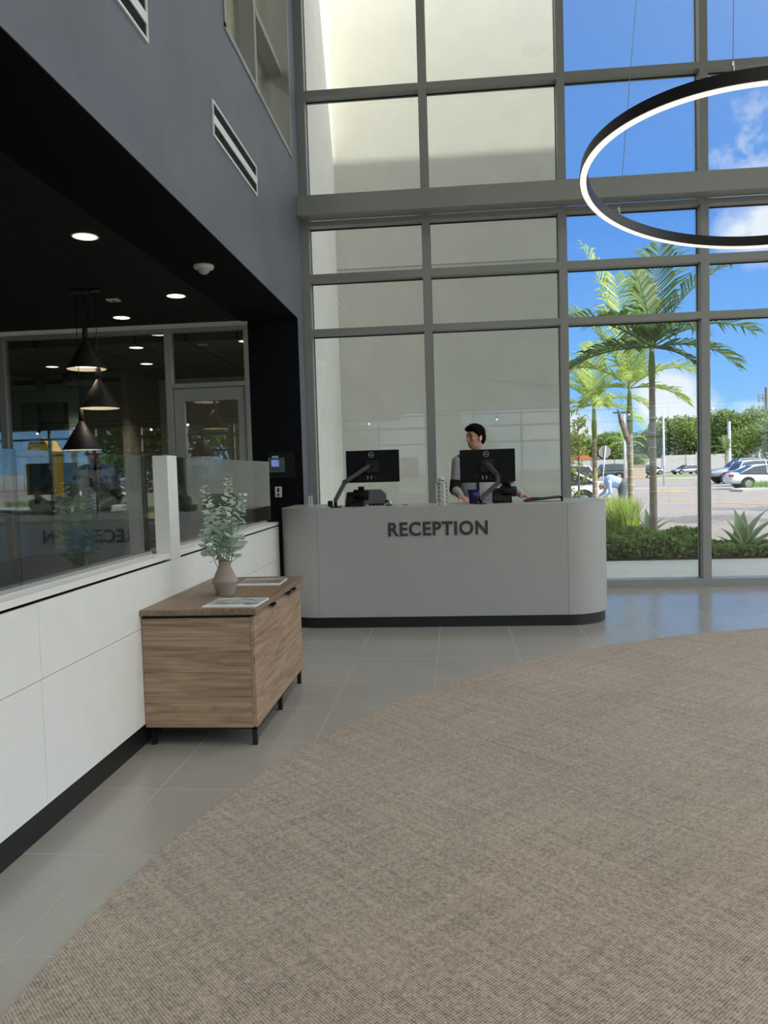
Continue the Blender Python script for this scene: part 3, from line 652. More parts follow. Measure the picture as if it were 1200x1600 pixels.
# ================================================================== CEILING FITTINGS
def downlight(x, y, z, label, r=.085, power=None):
    t = thing('downlight', (x, y, z), label, 'downlight', 'recessed round ceiling downlights')
    MB().lathe([(r, -.001), (r + .012, -.001), (r + .012, -.006), (r, -.006), (r, -.001)], (x, y, z), 28).build('trim_ring', WHITE, t)
    MB().lathe([(.001, -.002), (r, -.002), (r, -.004), (.001, -.004)], (x, y, z), 28).build('lens', LAMPW, t)
    l = D.lights.new('downlight_lamp', 'SPOT'); l.energy = LIGHTS['down'] if power is None else power; l.spot_size = R(100); l.spot_blend = .6; l.color = (1, .88, .72); l.shadow_soft_size = .05
    lo = D.objects.new('downlight_lamp', l); COL.objects.link(lo); lo.parent = t; lo.location = (0, 0, -.02)
for x, y, lb in ((-2.605, 5.486, 'nearest and largest glowing downlight in the black ceiling'), (-2.627, 7.396, 'glowing black-ceiling downlight nearest the grey left wall'), (-3.548, 8.246, 'glowing black-ceiling downlight right above the cone pendants')):
    downlight(x, y, 3.172 if x > -2.35 else 3.18, lb)
for x, y, lb in ((-2.38, 9.0, 'glowing downlight seen through the glass above the office door'), (-3.75, 9.1, 'glowing office downlight behind the top cone pendant'), (-4.15, 10.4, 'glowing office downlight left of the office door mullion'), (-5.45, 10.3, 'glowing office downlight seen past the cone pendants on the left')):
    downlight(x, y, 3.0, lb, .08, 70)
sb = thing('strobe_alarm', (-2.018, 6.373, 3.172), 'round white strobe alarm with clear dome on the black soffit', 'alarm')
MB().lathe([(.001, 0), (.082, 0), (.086, -.012), (.078, -.03), (.05, -.036), (.001, -.036)], (-2.018, 6.373, 3.172), 30).build('base', WHITE, sb)
MB().lathe([(.05, -.036), (.046, -.055), (.02, -.075), (.001, -.078)], (-2.018, 6.373, 3.172), 24).build('dome', mat('frosted_dome', (186, 190, 190), .25), sb)
oc2 = thing('occupancy_sensor', (-3.268, 7.421, 3.18), 'small white square sensor on the black ceiling between downlights', 'sensor')
B(-3.325, -3.21, 7.37, 7.47, 3.165, 3.18).build('plate', WHITE, oc2, .003); MB().ell((-3.268, 7.42, 3.165), (.014, .014, .008)).build('lens', BPL, oc2)
SHB = mat('matt_black_shade', (30, 24, 21), .55); SHI = mat('white_shade_inside', (245, 240, 228), .6)
def cone(x, y, zb, label):
    t = thing('cone_pendant', (x, y, zb), label, 'pendant lamp', 'black cone pendant lamps')
    MB().lathe([(.178, 0), (.178, .004), (.026, .262), (.022, .268)], (x, y, zb), 40).build('shade', SHB, t)
    MB().lathe([(.175, .001), (.022, .258), (.001, .258)], (x, y, zb), 40).build('shade_lining', SHI, t)
    MB().lathe([(.001, .268), (.024, .268), (.024, .37), (.010, .385), (.001, .385)], (x, y, zb), 20).build('socket_cap', SHB, t)
    MB().tube((x, y, zb + .38), (x, y, 3.16), .0035, n=6).build('cord', BLK, t); MB().tube((x, y, 3.155), (x, y, 3.18), .05, n=20).build('canopy', BLK, t)
    MB().lathe([(.001, .03), (.125, .03), (.125, .035), (.001, .035)], (x, y, zb), 24).build('diffuser', LAMPW, t)
    l = D.lights.new('pendant_lamp', 'SPOT'); l.energy = LIGHTS['pend']; l.spot_size = R(120); l.spot_blend = .5; l.color = (1, .85, .68); l.shadow_soft_size = .05
    lo = D.objects.new('pendant_lamp', l); COL.objects.link(lo); lo.parent = t; lo.location = (0, 0, .02)
cone(-3.37, 7.0, 2.452, 'highest of the three black cone pendants'); cone(-3.26, 7.0, 2.085, 'middle-height black cone pendant, furthest right of three'); cone(-3.448, 7.0, 1.705, 'lowest of the three black cone pendants, just above the glass')
def vent(y0, y1, z0, z1, label):
    t = thing('air_vent', (-1.70, (y0 + y1) / 2, z0), label, 'air vent', 'white slot air vents on the left wall')
    h = z1 - z0; m = MB(); b = .018
    m.box(-1.70, -1.688, y0, y1, z0, z0 + b).box(-1.70, -1.688, y0, y1, z1 - b, z1).box(-1.70, -1.688, y0, y0 + b, z0 + b, z1 - b).box(-1.70, -1.688, y1 - b, y1, z0 + b, z1 - b).build('frame', WHITE, t)
    MB().box(-1.70, -1.697, y0 + b, y1 - b, z0 + b, z1 - b).build('slot_backing', mat('vent_black', (4, 4, 4), .9), t)
    MB().box(-1.70, -1.689, y0 + b, y1 - b, (z0 + z1) / 2 - .032, (z0 + z1) / 2 + .032).build('blade', WHITE, t)
vent(5.71, 7.0, 3.925, 4.19, 'white slot air vent left of the upper interior window'); vent(3.19, 4.48, 3.925, 4.19, 'white slot air vent at the top left, cut by the frame')
# --- tilted ring pendant
rc = V((1.589, 4.237, 2.855)); nrm = V((.14, .10, 1)).normalized(); ex = V((1, 0, -.14)).normalized(); ey = nrm.cross(ex)
rp = thing('ring_pendant', rc, 'large black ring pendant with glowing underside hanging at the right', 'pendant lamp')
def ringsec(prof, name, m):
    n = 128; vs = []
    for k in range(n):
        a = 2 * PI * k / n; d = ex * math.cos(a) + ey * math.sin(a)
        for r, z in prof: vs.append(rc + d * r + nrm * z)
    q = len(prof); MB().add(vs, [(k * q + i, ((k + 1) % n) * q + i, ((k + 1) % n) * q + (i + 1) % q, k * q + (i + 1) % q) for k in range(n) for i in range(q)], 0, True)
    mb = MB(); mb.add(vs, [(k * q + i, ((k + 1) % n) * q + i, ((k + 1) % n) * q + (i + 1) % q, k * q + (i + 1) % q) for k in range(n) for i in range(q)], 0, False)
    o = mb.build(name, m, rp); return o
ringsec([(.845, 0), (.885, 0), (.885, .060), (.845, .060)], 'ring_housing', BLK)
ringsec([(.848, -.0005), (.880, -.0005), (.880, -.004), (.848, -.004)], 'ring_diffuser', LAMPR)
top = V((1.589, 4.237, 8.8))
for px in ((1.029, 4.915), (1.185, 3.45), (2.35, 4.4)):
    d = V((px[0] - rc.x, px[1] - rc.y, 0)).normalized(); a = rc + (ex * d.dot(V((1, 0, 0))) + ey * d.dot(V((0, 1, 0)))).normalized() * .865 + nrm * .06
    w_ = MB().tube(a, (rc.x + d.x * .15, rc.y + d.y * .15, 8.8), .0018, n=5, mi=0); w_.tube(a, a + V((0, 0, .05)), .007, n=8); w_.build('suspension_wire', SIL, rp)
MB().tube((rc.x, rc.y, 8.75), (rc.x, rc.y, 8.8), .22, n=32).build('canopy', BLK, rp)
for i, x in enumerate((-13, -11, -9.3, -7.6, -6, -4.2, -2.6, -.6, 1.4, 3.4, 5.4, 7.4)):
    y = -4.5 if i % 2 else -6
    th = thing('track_spotlight', (x, y, 3.13), 'small black track spotlight at the rear of the lobby', 'spotlight', 'track spotlights at the rear')
    MB().tube((x, y, 3.13), (x, y, 3.05), .012).build('stem', BLK, th); MB().tube((x, y - .05, 3.06), (x, y + .10, 2.96), .045, n=16).build('head', BLK, th)
    MB().tube((x, y + .101, 2.9595), (x, y + .103, 2.958), .036, n=16).build('lens', mat('spot_lens_glow', (255, 246, 226), .5, emit=9.0), th)
# --- unseen spot lamps added high in the lobby to brighten carpet and floor
for i, (x, y) in enumerate([(1.0, -2.5), (1.0, 1.5), (1.4, 5.2), (4.6, -2.5), (4.6, 1.5), (4.6, 5.2), (8.2, -2.5), (8.2, 1.5), (8.2, 5.2)]):
    t = thing('ceiling_fill_spot', (x, y, 8.8), 'added round fill lamp in the high lobby ceiling, out of view', 'fill lamp', 'added lobby fill lamps')
    MB().lathe([(.001, -.012), (.11, -.012), (.13, -.012), (.14, 0), (.001, 0)], (x, y, 8.8), 24).build('trim_ring', WHITE, t)
    l = D.lights.new('ceiling_fill_light', 'SPOT'); l.energy = LIGHTS['lobby']; l.spot_size = R(110); l.spot_blend = .9; l.shadow_soft_size = .45; l.color = (1, .95, .88)
    lo = D.objects.new('ceiling_fill_light', l); COL.objects.link(lo); lo.parent = t; lo.location = (0, 0, -.03)
# track rails with heads at the rear of the lobby
for i, (x0_, x1_, y) in enumerate([(-14, 8, -4.5), (-14, 8, -6)]):
    tag(B(x0_, x1_, y - .02, y + .02, 3.13, 3.17).build('track_rail', BLK), 'black lighting track rail at the rear, ' + ('nearer' if i == 0 else 'further') + ' one', 'track')

# ================================================================== EXTERIOR SETTING
S('walkway', B(-1.7, 40, 9.4, 11.75, -.15, -.005), CONC)
prof = [(11.0, -.03), (24, -.06), (45, -.2), (300, -.2), (300, -.6), (11.0, -.6)]
S('asphalt_ground', MB().prism(prof, -60, 260, ax='x'), ASPH)
S('lawn_rear', B(-60, 120, -60, -8.25, -.3, -.02), mat('rear_lawn', (120, 128, 86), .95, var=.15, vscale=.5))
S('paving_right', B(12.3, 60, -8.3, 11, -.3, -.02), CONC)
S('planting_bed', MB().prism([(1.8, 11.75), (8.5, 11.75), (8.5, 12.7), (4.3, 12.9), (4.4, 19), (3.9, 22.5), (1.8, 22.5)], -.1, .02), MULCH)
S('wall_exterior', MB().box(-12, 1.72, 12.12, 12.4, -.1, 11.5).box(1.5, 1.72, 12.4, 13, -.1, 11.5), STUC)
S('wall_exterior_return', B(-1.95, -1.72, 9.4, 12.12, -.1, 11.5), STUC)
S('trim_2', MB().box(-1.719, 1.725, 12.112, 12.12, 4.57, 4.58), mat('stucco_joint', (170, 168, 158), .9))
bw = brickmat('precast_wall_panels', (196, 194, 186), (140, 138, 132), 4.0, 8.0, .12, 'XZ')
S('boundary_wall', MB().box(10, 36, 138, 138.6, -.2, 2.5).box(36, 90, 138, 138.6, -.2, 2.95), bw)
# parking lines
STRW = mat('white_road_paint', (236, 234, 226), .8); STRY = mat('yellow_road_paint', (232, 186, 70), .8)
def gz(y): return -.03 - .03 * (y - 11) / 13 if y < 24 else (-.06 - .14 * (y - 24) / 21 if y < 45 else -.2)
def stripe(pts, w, m, label):
    mb = MB(); a, b = V(pts[0]), V(pts[1]); d = (b - a).normalized(); n = V((-d.y, d.x)) * w / 2
    vs = []
    for p in (a + n, b + n, b - n, a - n): vs.append((p.x, p.y, gz(p.y) + .012))
    mb.add(vs + [(q[0], q[1], q[2] - .01) for q in vs], [(0, 1, 2, 3), (7, 6, 5, 4), (0, 4, 5, 1), (1, 5, 6, 2), (2, 6, 7, 3), (3, 7, 4, 0)]); tag(mb.build('painted_line', m), label, 'road marking', 'painted lines on the car park')
stripe([(10.5, 56), (21, 50)], .35, STRW, 'long white line painted across the middle of the car park')
stripe([(12.4, 49.5), (12.9, 46.2)], .35, STRY, 'short yellow dash on asphalt, left one of the pair'); stripe([(13.1, 49.5), (13.6, 46.2)], .35, STRY, 'short yellow dash on asphalt, right one of the pair')
stripe([(9.2, 34), (10.8, 27.5)], .18, STRY, 'yellow line on the asphalt just left of the tall mullion'); stripe([(13.4, 35), (17, 33)], .2, STRY, 'yellow line near the curb island at right')
stripe([(9.6, 21), (16, 20.2)], .12, STRW, 'thin white line on the asphalt behind the spiky plant')
cur = thing('curb_island', (19, 44, -.2), 'low planted curb island in front of the white sedan', 'curb')
MB().prism([(15.4, 43), (28, 41.5), (28, 45), (16.2, 45.8), (15.2, 44.4)], -.22, -.06).build('curb', CONC, cur)
ci2 = thing('curb_island', (24, 86, -.2), 'grassy curb island by the black car', 'curb')
MB().prism([(22, 88), (27.5, 88), (30, 104), (25, 104)], -.22, -.04).build('curb', CONC, ci2); MB().prism([(22.6, 89), (27, 89), (29.3, 103), (25.4, 103)], -.1, .02).build('turf', mat('turf_green', (126, 150, 74), .95, var=.2, vscale=2), ci2)

# ------------------------------------------------------------------ plants
HL = leafmat('hedge_leaf', (92, 128, 60), (156, 184, 98), .35); TL = leafmat('tree_leaf', (98, 124, 58), (158, 176, 92), .4); TL2 = leafmat('dark_tree_leaf', (62, 92, 48), (118, 142, 72), .3)
YL = leafmat('young_tree_leaf', (150, 168, 76), (206, 200, 120), .45); GL = leafmat('grass_blade', (150, 182, 70), (206, 214, 120), .4)
BARK = mat('grey_brown_bark', (120, 106, 90), .9, var=.2, vscale=12)
def leaves(mb, pts, size, rnd, asp=.55):
    for p in pts:
        d = V((rnd.gauss(0, 1), rnd.gauss(0, 1), rnd.gauss(0, .8) + .3)).normalized(); s = d.orthogonal().normalized(); s = (Matrix.Rotation(rnd.uniform(0, 6.28), 3, d) @ s); k = size * rnd.uniform(.6, 1.3)
        p = V(p); mb.add([p - d * k * .5, p + s * k * asp * .5, p + d * k * .5, p - s * k * asp * .5], [(0, 1, 2, 3)])
def hedge(name, poly_pts, h, n, label, size=.075, seed=1, y0=11.8, y1=12.7):
    rnd = random.Random(seed); mb = MB(); pts = []
    x0, x1 = poly_pts
    while len(pts) < n:
        x = rnd.uniform(x0, x1); y = rnd.uniform(y0, y1); hh = h(x) * (.85 + .3 * noise.noise(V((x * 3, y * 3, seed)))); z = hh * (1 - rnd.random() ** 2.2)
        if z > hh - .4 * ((y - (y0 + y1) / 2) / (y1 - y0)) ** 2 * hh: continue
        pts.append((x, y, z))
    leaves(mb, pts, size, rnd); o = thing(name, ((x0 + x1) / 2, (y0 + y1) / 2, 0), label, 'hedge'); mb.build('foliage', HL, o)
    st = MB()
    for k in range(int((x1 - x0) / .12)):
        x = x0 + .06 + k * .12; y = rnd.uniform(y0 + .1, y1 - .1); st.path([(x, y, 0), (x + rnd.uniform(-.05, .05), y, h(x) * .4), (x + rnd.uniform(-.1, .1), y + rnd.uniform(-.1, .1), h(x) * .75)], .007, 5)
    st.build('stems', BARK, o); return o
hedge('clipped_hedge', (1.9, 3.72), lambda x: .46 - .06 * max(0, x - 3.2), 11000, 'dense green hedge under the palms, left of the tall mullion')
hedge('clipped_hedge', (3.8, 5.4), lambda x: .25, 3600, 'low loose hedge around the spiky plant at right', seed=3, y1=12.5)
def grass(cx, cy, rx, ry, n, h, label, seed, m=GL):
    rnd = random.Random(seed); mb = MB()
    for i in range(n):
        a = rnd.uniform(0, 6.28); q = math.sqrt(rnd.random()); x = cx + rx * q * math.cos(a); y = cy + ry * q * math.sin(a); hh = h * rnd.uniform(.6, 1.1); b = rnd.uniform(0, 6.28); l = hh * rnd.uniform(.1, .5)
        w = V((math.cos(b + 1.57), math.sin(b + 1.57), 0)) * .012; p = V((x, y, .0)); m1 = p + V((math.cos(b) * l * .3, math.sin(b) * l * .3, hh * .6)); e = p + V((math.cos(b) * l, math.sin(b) * l, hh))
        mb.add([p - w, p + w, m1 + w * .8, m1 - w * .8, e], [(0, 1, 2, 3), (3, 2, 4)])
    o = tag(mb.build('grass_clump', m), label, 'grass', kind='stuff'); return o
grass(3.33, 16.2, .34, .95, 1300, .78, 'bright green grass clump beyond the hedge by the middle palm', 5)
grass(2.6, 18.2, 1.0, 1.4, 1300, .62, 'bright grass strip seen just over the right end of the desk', 6)
grass(19.5, 44, 3.6, .8, 1500, .45, 'green ground cover on the curb island by the white sedan', 9, HL)
def agave(x, y, z, leavesl, label, n_extra, seed, wid=.075):
    t = thing('variegated_agave', (x, y, z), label, 'plant'); rnd = random.Random(seed); L = list(leavesl)
    for i in range(n_extra): L.append((rnd.uniform(0, 360), rnd.uniform(25, 75), rnd.uniform(.35, .6)))
    for az, el, ln in L:
        mb = MB(); d = V((math.cos(R(az)), math.sin(R(az)), 0)); s = V((-d.y, d.x, 0)); n = 9; vs = []; mi = []
        for i in range(n + 1):
            u = i / n; e = R(el) - u * u * R(12); p = V((x, y, z)) + d * (ln * u * math.cos(e)) + V((0, 0, ln * u * math.sin(e))); w = wid * (.35 + 1.1 * math.sin(PI * min(1, u * .85 + .12)) ** 1.0) * (1 - u ** 4)
            up = V((-d.x * math.sin(e), -d.y * math.sin(e), math.cos(e)))
            for k, q in ((-1, .35), (-.72, .2), (0, 0), (.72, .2), (1, .35)): vs.append(p + s * w * k + up * w * q)
        fs = []; ms = []
        for i in range(n):
            for k in range(4): fs.append((i * 5 + k, i * 5 + k + 1, (i + 1) * 5 + k + 1, (i + 1) * 5 + k)); ms.append(1 if k in (0, 3) else 0)
        for f_x, m_x in zip(fs, ms): mb.add([], [], 0); 
        mb.v = [tuple(q) for q in vs]; mb.f = fs; mb.m = ms; mb.sm = [True] * len(fs)
        mb.build('leaf', [AG1, AG2], t)
AG1 = leafmat('agave_green', (140, 164, 118), (160, 180, 134), .25); AG2 = leafmat('agave_cream_edge', (206, 208, 160), (214, 214, 172), .25)
agave(4.29, 12.05, .0, [(100, 86, .74), (60, 82, .72), (8, 70, .84), (2, 56, .86), (175, 80, .62), (190, 64, .56), (350, 42, .85), (338, 28, .8), (165, 52, .48)], 'spiky variegated agave with cream edged leaves outside the right pane', 1, 2, .085)
agave(3.50, 14.4, .05, [(90, 85, .60), (5, 48, .62), (175, 75, .5), (20, 30, .55)], 'spiky agave half hidden between the two nearer palms', 3, 4, .06)
# palms
PT = MB()
PTM = mat('palm_trunk_grey', (176, 158, 134), .85, var=.12, vscale=5); PRG = mat('palm_ring_scar', (222, 212, 190), .85); PSH = mat('palm_crownshaft', (150, 170, 88), .5)
PLS = [leafmat('palm_leaflet_bright', (138, 166, 56), (192, 204, 104), .4), leafmat('palm_leaflet_deep', (68, 104, 38), (134, 158, 72), .35)]
def palm(x, y, z0, zt, r, fronds, label, lm, rings=9, shaft=.5, group='palms outside the glass', seed=1, wid=.098, lean=0):
    t = thing('palm_tree', (x, y, z0), label, 'palm tree', group); rnd = random.Random(seed)
    zs = zt - shaft; k = 12; pts = [V((x + lean * (i / k) ** 2, y, z0 + (zs - z0) * i / k)) for i in range(k + 1)]
    MB().path(pts, [r * (1.12 - .3 * i / k) for i in range(k + 1)], 14).build('trunk', PTM, t)
    rg = MB()
    for i in range(rings):
        u = (i + .6) / rings; zz = z0 + (zs - z0) * (.18 + .8 * u); xx = x + lean * ((zz - z0) / (zs - z0)) ** 2; rr = r * (1.12 - .3 * (zz - z0) / (zs - z0)) + .003
        rg.tube((xx, y, zz), (xx, y, zz + .018), rr, rr, 14)
    rg.build('ring_scars', PRG, t)
    xt = x + lean; MB().path([(xt, y, zs - .02), (xt, y, zs + shaft * .3), (xt, y, zs + shaft * .8), (xt, y, zt + .05)], [r * .86, r * 1.0, r * .72, r * .35], 14).build('crownshaft', PSH, t)
    top = V((xt, y, zt))
    for (az, el, ln, dp) in fronds:
        mb = MB(); d = V((math.cos(R(az)), math.sin(R(az)), 0)); side = V((-d.y, d.x, 0)); n = 30; P_ = []; p = top.copy(); e = R(el)
        for i in range(n + 1):
            P_.append(p.copy()); p = p + (d * math.cos(e) + V((0, 0, math.sin(e)))) * (ln / n); e -= R(dp) / n * (.5 + i / n)
        mb.path(P_, [.014 * (1 - .85 * i / n) + .002 for i in range(n + 1)], 5)
        for i in range(3, n + 1):
            ax = (P_[min(i + 1, n)] - P_[i - 1]).normalized(); up = side.cross(ax) * -1
            if up.z < 0 and abs(el) < 80: up = -up
            u = i / n; ll = ln * .40 * (math.sin(PI * (u * .82 + .12)) ** .6) * rnd.uniform(.85, 1.1)
            for sg in (-1, 1):
                for hlf in (0,):
                    b0 = P_[i] - ax * (ln / n) * hlf
                    dd = (ax * (.75 + .3 * u) + side * sg + up * rnd.uniform(.1, .45)).normalized(); m1 = b0 + dd * ll * .55; e1 = b0 + dd * ll + V((rnd.uniform(-.05, .05) * ll, 0, -ll * rnd.uniform(.10, .42))); wv = ax.cross(dd).cross(dd).normalized() * wid * .28
                    mb.add([b0 - wv * .4, b0 + wv * .4, m1 + wv, m1 - wv, e1], [(0, 1, 2, 3), (3, 2, 4)])
        mb.build('frond', lm, t)
    return t
palm(3.50, 14.0, 0, 3.45, .062, [(180, 38, 1.95, 62), (174, 10, 1.7, 70), (65, 74, 2.15, 22), (120, 84, 1.5, 25), (10, 62, 2.1, 45), (2, 32, 1.8, 62), (350, 8, 1.5, 62), (184, 2, 1.75, 48), (200, 55, 1.3, 85), (250, 50, 1.1, 90), (300, 40, 1.2, 90), (90, 40, 1.4, 80), (330, -10, 1.05, 60)],
     'nearest palm with darker fronds and grey shaded trunk outside the glass', PLS[1], 9, .55, seed=3)
palm(3.78, 17.0, 0, 3.05, .066, [(150, 80, 3.2, 18), (100, 82, 2.6, 20), (178, 45, 1.6, 80), (40, 70, 2.0, 40), (0, 40, 1.6, 80), (350, 5, 1.3, 60), (200, 10, 1.2, 70), (260, 40, 1.2, 90), (60, 45, 1.5, 70), (170, 70, 2.2, 40)],
     'middle palm with sunlit trunk rings and tall upright bright fronds', PLS[0], 10, .95, seed=5)
palm(3.57, 20.0, 0, 2.95, .068, [(178, 50, 1.7, 80), (160, 70, 1.9, 45), (80, 78, 1.8, 30), (10, 60, 1.8, 60), (0, 25, 1.5, 80), (190, 15, 1.5, 75), (270, 30, 1.3, 90), (330, 0, 1.3, 60), (210, -5, 1.2, 50), (110, 60, 1.9, 50)],
     'leftmost palm of three, bright green crown beside the mullion', PLS[0], 10, .8, seed=8)
st = thing('dead_palm_sheath', (3.76, 16.93, 1.9), 'dry brown leaf sheath peeling from the middle palm trunk', 'palm sheath')
MB().path([(3.74, 16.92, 1.86), (3.68, 16.92, 2.05), (3.59, 16.92, 2.35), (3.51, 16.92, 2.62)], [.05, .065, .055, .012], 10).build('sheath', mat('dry_sheath', (150, 122, 100), .9, var=.3, vscale=14), st)
# young tree by the mullion
yt = thing('young_tree', (3.0, 19, 0), 'thin young tree with sparse yellow-green leaves beside the desk end', 'tree'); rnd = random.Random(4); mb = MB(); lp = []
mb.path([(3.0, 19, 0), (3.0, 19, .6), (3.02, 19, 1.6), (3.0, 19, 2.6)], [.04, .03, .018, .006], 7)
for i in range(34):
    z = rnd.uniform(.45, 2.5); a = rnd.uniform(0, 6.28); L = rnd.uniform(.25, .62) * (1.1 - z / 3.4); b = V((3.0, 19, z)); e = b + V((math.cos(a) * L, math.sin(a) * L, L * .9)); mb.path([b, (b + e) / 2 + V((0, 0, -.04)), e], [.008, .005, .002], 5)
    for k in range(20): lp.append(b.lerp(e, rnd.uniform(.3, 1.08)) + V((rnd.gauss(0, .05), rnd.gauss(0, .05), rnd.gauss(0, .05))))
mb.build('trunk', BARK, yt); lf = MB(); leaves(lf, lp, .085, rnd, .6); lf.build('foliage', YL, yt)
# tree variants
def tree_mesh(seed, lobes, n, size, h, spread):
    rnd = random.Random(seed); mb = MB(); cs = []
    for i in range(lobes): cs.append((V((rnd.uniform(-1, 1) * spread, rnd.uniform(-1, 1) * spread * .6, h * rnd.uniform(.45, .9))), rnd.uniform(.22, .38) * h))
    pts = []
    for i in range(n):
        c, r = rnd.choice(cs); d = V((rnd.gauss(0, 1), rnd.gauss(0, 1), rnd.gauss(0, 1) + .25)).normalized(); pts.append(c + d * r * V((1.15, 1.15, .8)).length / 1.8 * rnd.uniform(.72, 1.05))
    leaves(mb, pts, size, rnd, .7)
    tr = MB().path([(0, 0, 0), (0, 0, h * .3), (spread * .1, 0, h * .6)], [.05 * h * .6, .04 * h * .6, .02 * h], 8)
    for c, r in cs: tr.path([(0, 0, h * .25), (c.x * .5, c.y * .5, c.z * .7), tuple(c)], [.02 * h * .6, .014 * h * .6, .005 * h], 6)
    return mb, tr
TV = []
for i in range(4):
    a, b = tree_mesh(20 + i, 10, 6000, .50, 9, 3.2); TV.append((a, b))
_tp = [None] * 8
def tree(i, x, y, z, s, label, group='trees beyond the boundary wall', lm=None, sx=1.0):
    lm = lm or TL; key = i + (4 if lm is TL2 else 0)
    if _tp[key] is None:
        t = thing('leafy_tree', (0, 0, 0), label, 'tree', group); TV[i][0].build('foliage', lm, t); TV[i][1].build('trunk', BARK, t); _tp[key] = t
    else:
        t = _tp[key].copy(); COL.objects.link(t)
        for ch in KIDS(_tp[key]): c = ch.copy(); COL.objects.link(c); c.parent = t
        t['label'] = label; t['group'] = group
    t.location = (x, y, z); t.scale = (s * sx, s, s); t.rotation_euler = (0, 0, (x * 1.7) % 6.28); return t
bgx = [(22, 6.2), (25.5, 5.6), (29, 6.3), (32, 5.2), (35.5, 6.4), (39, 7.4), (42, 8.6), (45.5, 9.3), (49, 9.4), (52.5, 9.0), (56, 7.8), (60, 7.2), (64, 7.4), (18, 6.5), (14, 6.6)]
desc = ['behind the stop sign', 'left of the middle palm', 'right of the middle palm', 'left of the near palm trunk', 'behind the near palm trunk', 'just right of the near palm trunk', 'left of the tall mullion, lower crown', 'left of the tall mullion, tallest crown', 'right of the tall mullion, tallest crown', 'behind the white light pole', 'right of the white light pole', 'left of the cell tower', 'behind the cell tower', 'behind the leftmost palm', 'behind the young tree']
for k, ((x, h), ds) in enumerate(zip(bgx, desc)):
    tree(k % 4, x, 146 + (k * 5) % 9, -.2, (h + .8) / 9.6, 'broad green tree beyond the boundary wall, ' + ds, lm=(TL2 if k % 3 == 1 else TL))
tree(1, 41.5, 116, -.2, .62, 'rounded tree on the car park side at far right', 'trees inside the car park'); tree(2, 45.5, 112, -.2, .60, 'dark rounded tree at the far right edge', 'trees inside the car park', TL2)
tree(3, 30.5, 132, -.2, .36, 'small shrub tree against the boundary wall beside the near palm trunk', 'trees inside the car park'); tree(0, 41.5, 134, -.2, .16, 'small dark bush against the boundary wall above the pickup', 'trees inside the car park', TL2)
palm(36.6, 108, -.2, 3.0, .16, [(180, 40, 2.4, 80), (0, 40, 2.4, 80), (60, 70, 2.2, 60), (120, 75, 2.3, 50), (200, 10, 2.0, 60), (340, 10, 2.0, 60), (90, 85, 2.2, 40)], 'small distant palm behind the silver pickup', PLS[1], 4, .6, 'distant palms', 12, .12)
palm(19.5, 90, -.2, 4.0, .16, [(180, 40, 2.4, 80), (0, 40, 2.4, 80), (60, 70, 2.2, 60), (120, 75, 2.3, 50), (200, 10, 2.0, 60), (340, 10, 2.0, 60)], 'distant palm seen right of the stop sign', PLS[0], 4, .6, 'distant palms', 13, .12)
# trees around the other sides of the building
for k, (x, y, s) in enumerate([(-33, -22, .8), (-15, -19, .6), (-11, -21, .75), (-5, -18, .42), (1, -22, .36), (7, -19, .34), (13, -21, .40), (20, -18, .5), (31, -6, .7), (33, 3, .65), (32, 12, .7)]):
    tree(k % 4, x, y, -.1, s, 'tree standing outside the other sides of the lobby', 'trees around the other sides of the lobby', lm=(TL2 if k % 2 else TL))
for k, (x, y) in enumerate([(11, 19), (14.5, 23), (17, 17.5)]):
    palm(x, y, -.1, 4.2, .08, [(i * 45, 50 - (i % 3) * 18, 2.0, 75) for i in range(8)], 'palm right of the picture whose shadow crosses the asphalt', PLS[0], 8, .8, 'palms right of the view', 30 + k)
# poles, sign, tower
def pole(name, x, y, h, r, label, cat, arm=0):
    t = thing(name, (x, y, -.2), label, cat); MB().tube((x, y, -.2), (x, y, h), r, r * .7, 10).build('pole', mat('pole_white', (222, 224, 222), .5), t)
    if arm: MB().box(x - arm, x + arm, y - .15, y + .15, h - .05, h + .12).build('lamp_head', DGR, t)
    return t
pole('light_pole', 37.67, 110, 7.0, .28, 'thick white pole standing above the boundary wall, right of the mullion', 'light pole')
pole('light_pole', 15.8, 60, 5.5, .09, 'thin white pole just right of the near palm trunk', 'light pole')
pole('street_light', 17.25, 80, 6.7, .12, 'street light with two lamp heads left of the middle palm', 'street light', 1.1)
tw = thing('cell_tower', (62, 160, -.2), 'tall cell tower with antenna rows at the right edge', 'tower')
MB().tube((62, 160, -.2), (62, 160, 16), .55, .35, 10).build('mast', mat('tower_grey', (150, 146, 140), .7), tw)
ar = MB()
for z in (9.5, 11.6, 13.8):
    ar.box(60.4, 63.6, 159.9, 160.1, z, z + .18)
    for dx in (-1.5, -.6, .6, 1.5): ar.box(62 + dx - .16, 62 + dx + .16, 159.7, 160.0, z - .7, z + .9)
ar.build('antenna_array', mat('tower_grey', (150, 146, 140), .7), tw)
sg = thing('stop_sign', (9.2, 49, -.2), 'back of an octagonal traffic sign on a white post beyond the bent man', 'sign')
MB().tube((9.15, 49, -.2), (9.42, 49, 2.68), .035, n=8).build('post', mat('pole_white', (222, 224, 222), .5), sg)
MB().prism([(9.366 + .40 * math.cos(PI / 8 + k * PI / 4), 2.293 + .40 * math.sin(PI / 8 + k * PI / 4)) for k in range(8)], 49.05, 49.06, ax='y').build('plate', mat('sign_back_metal', (150, 146, 136), .6), sg)
sl_ = thing('solar_light', (43.3, 120, -.2), 'small dark solar lamp post rising behind the silver pickup', 'lamp post'); MB().tube((43.3, 120, -.2), (43.3, 120, 2.2), .14, n=8).build('post', BLK, sl_); MB().box(42.4, 44.2, 119.6, 120.4, 2.2, 2.35, rot=Matrix.Rotation(R(15), 3, 'Y')).build('panel', BLK, sl_)
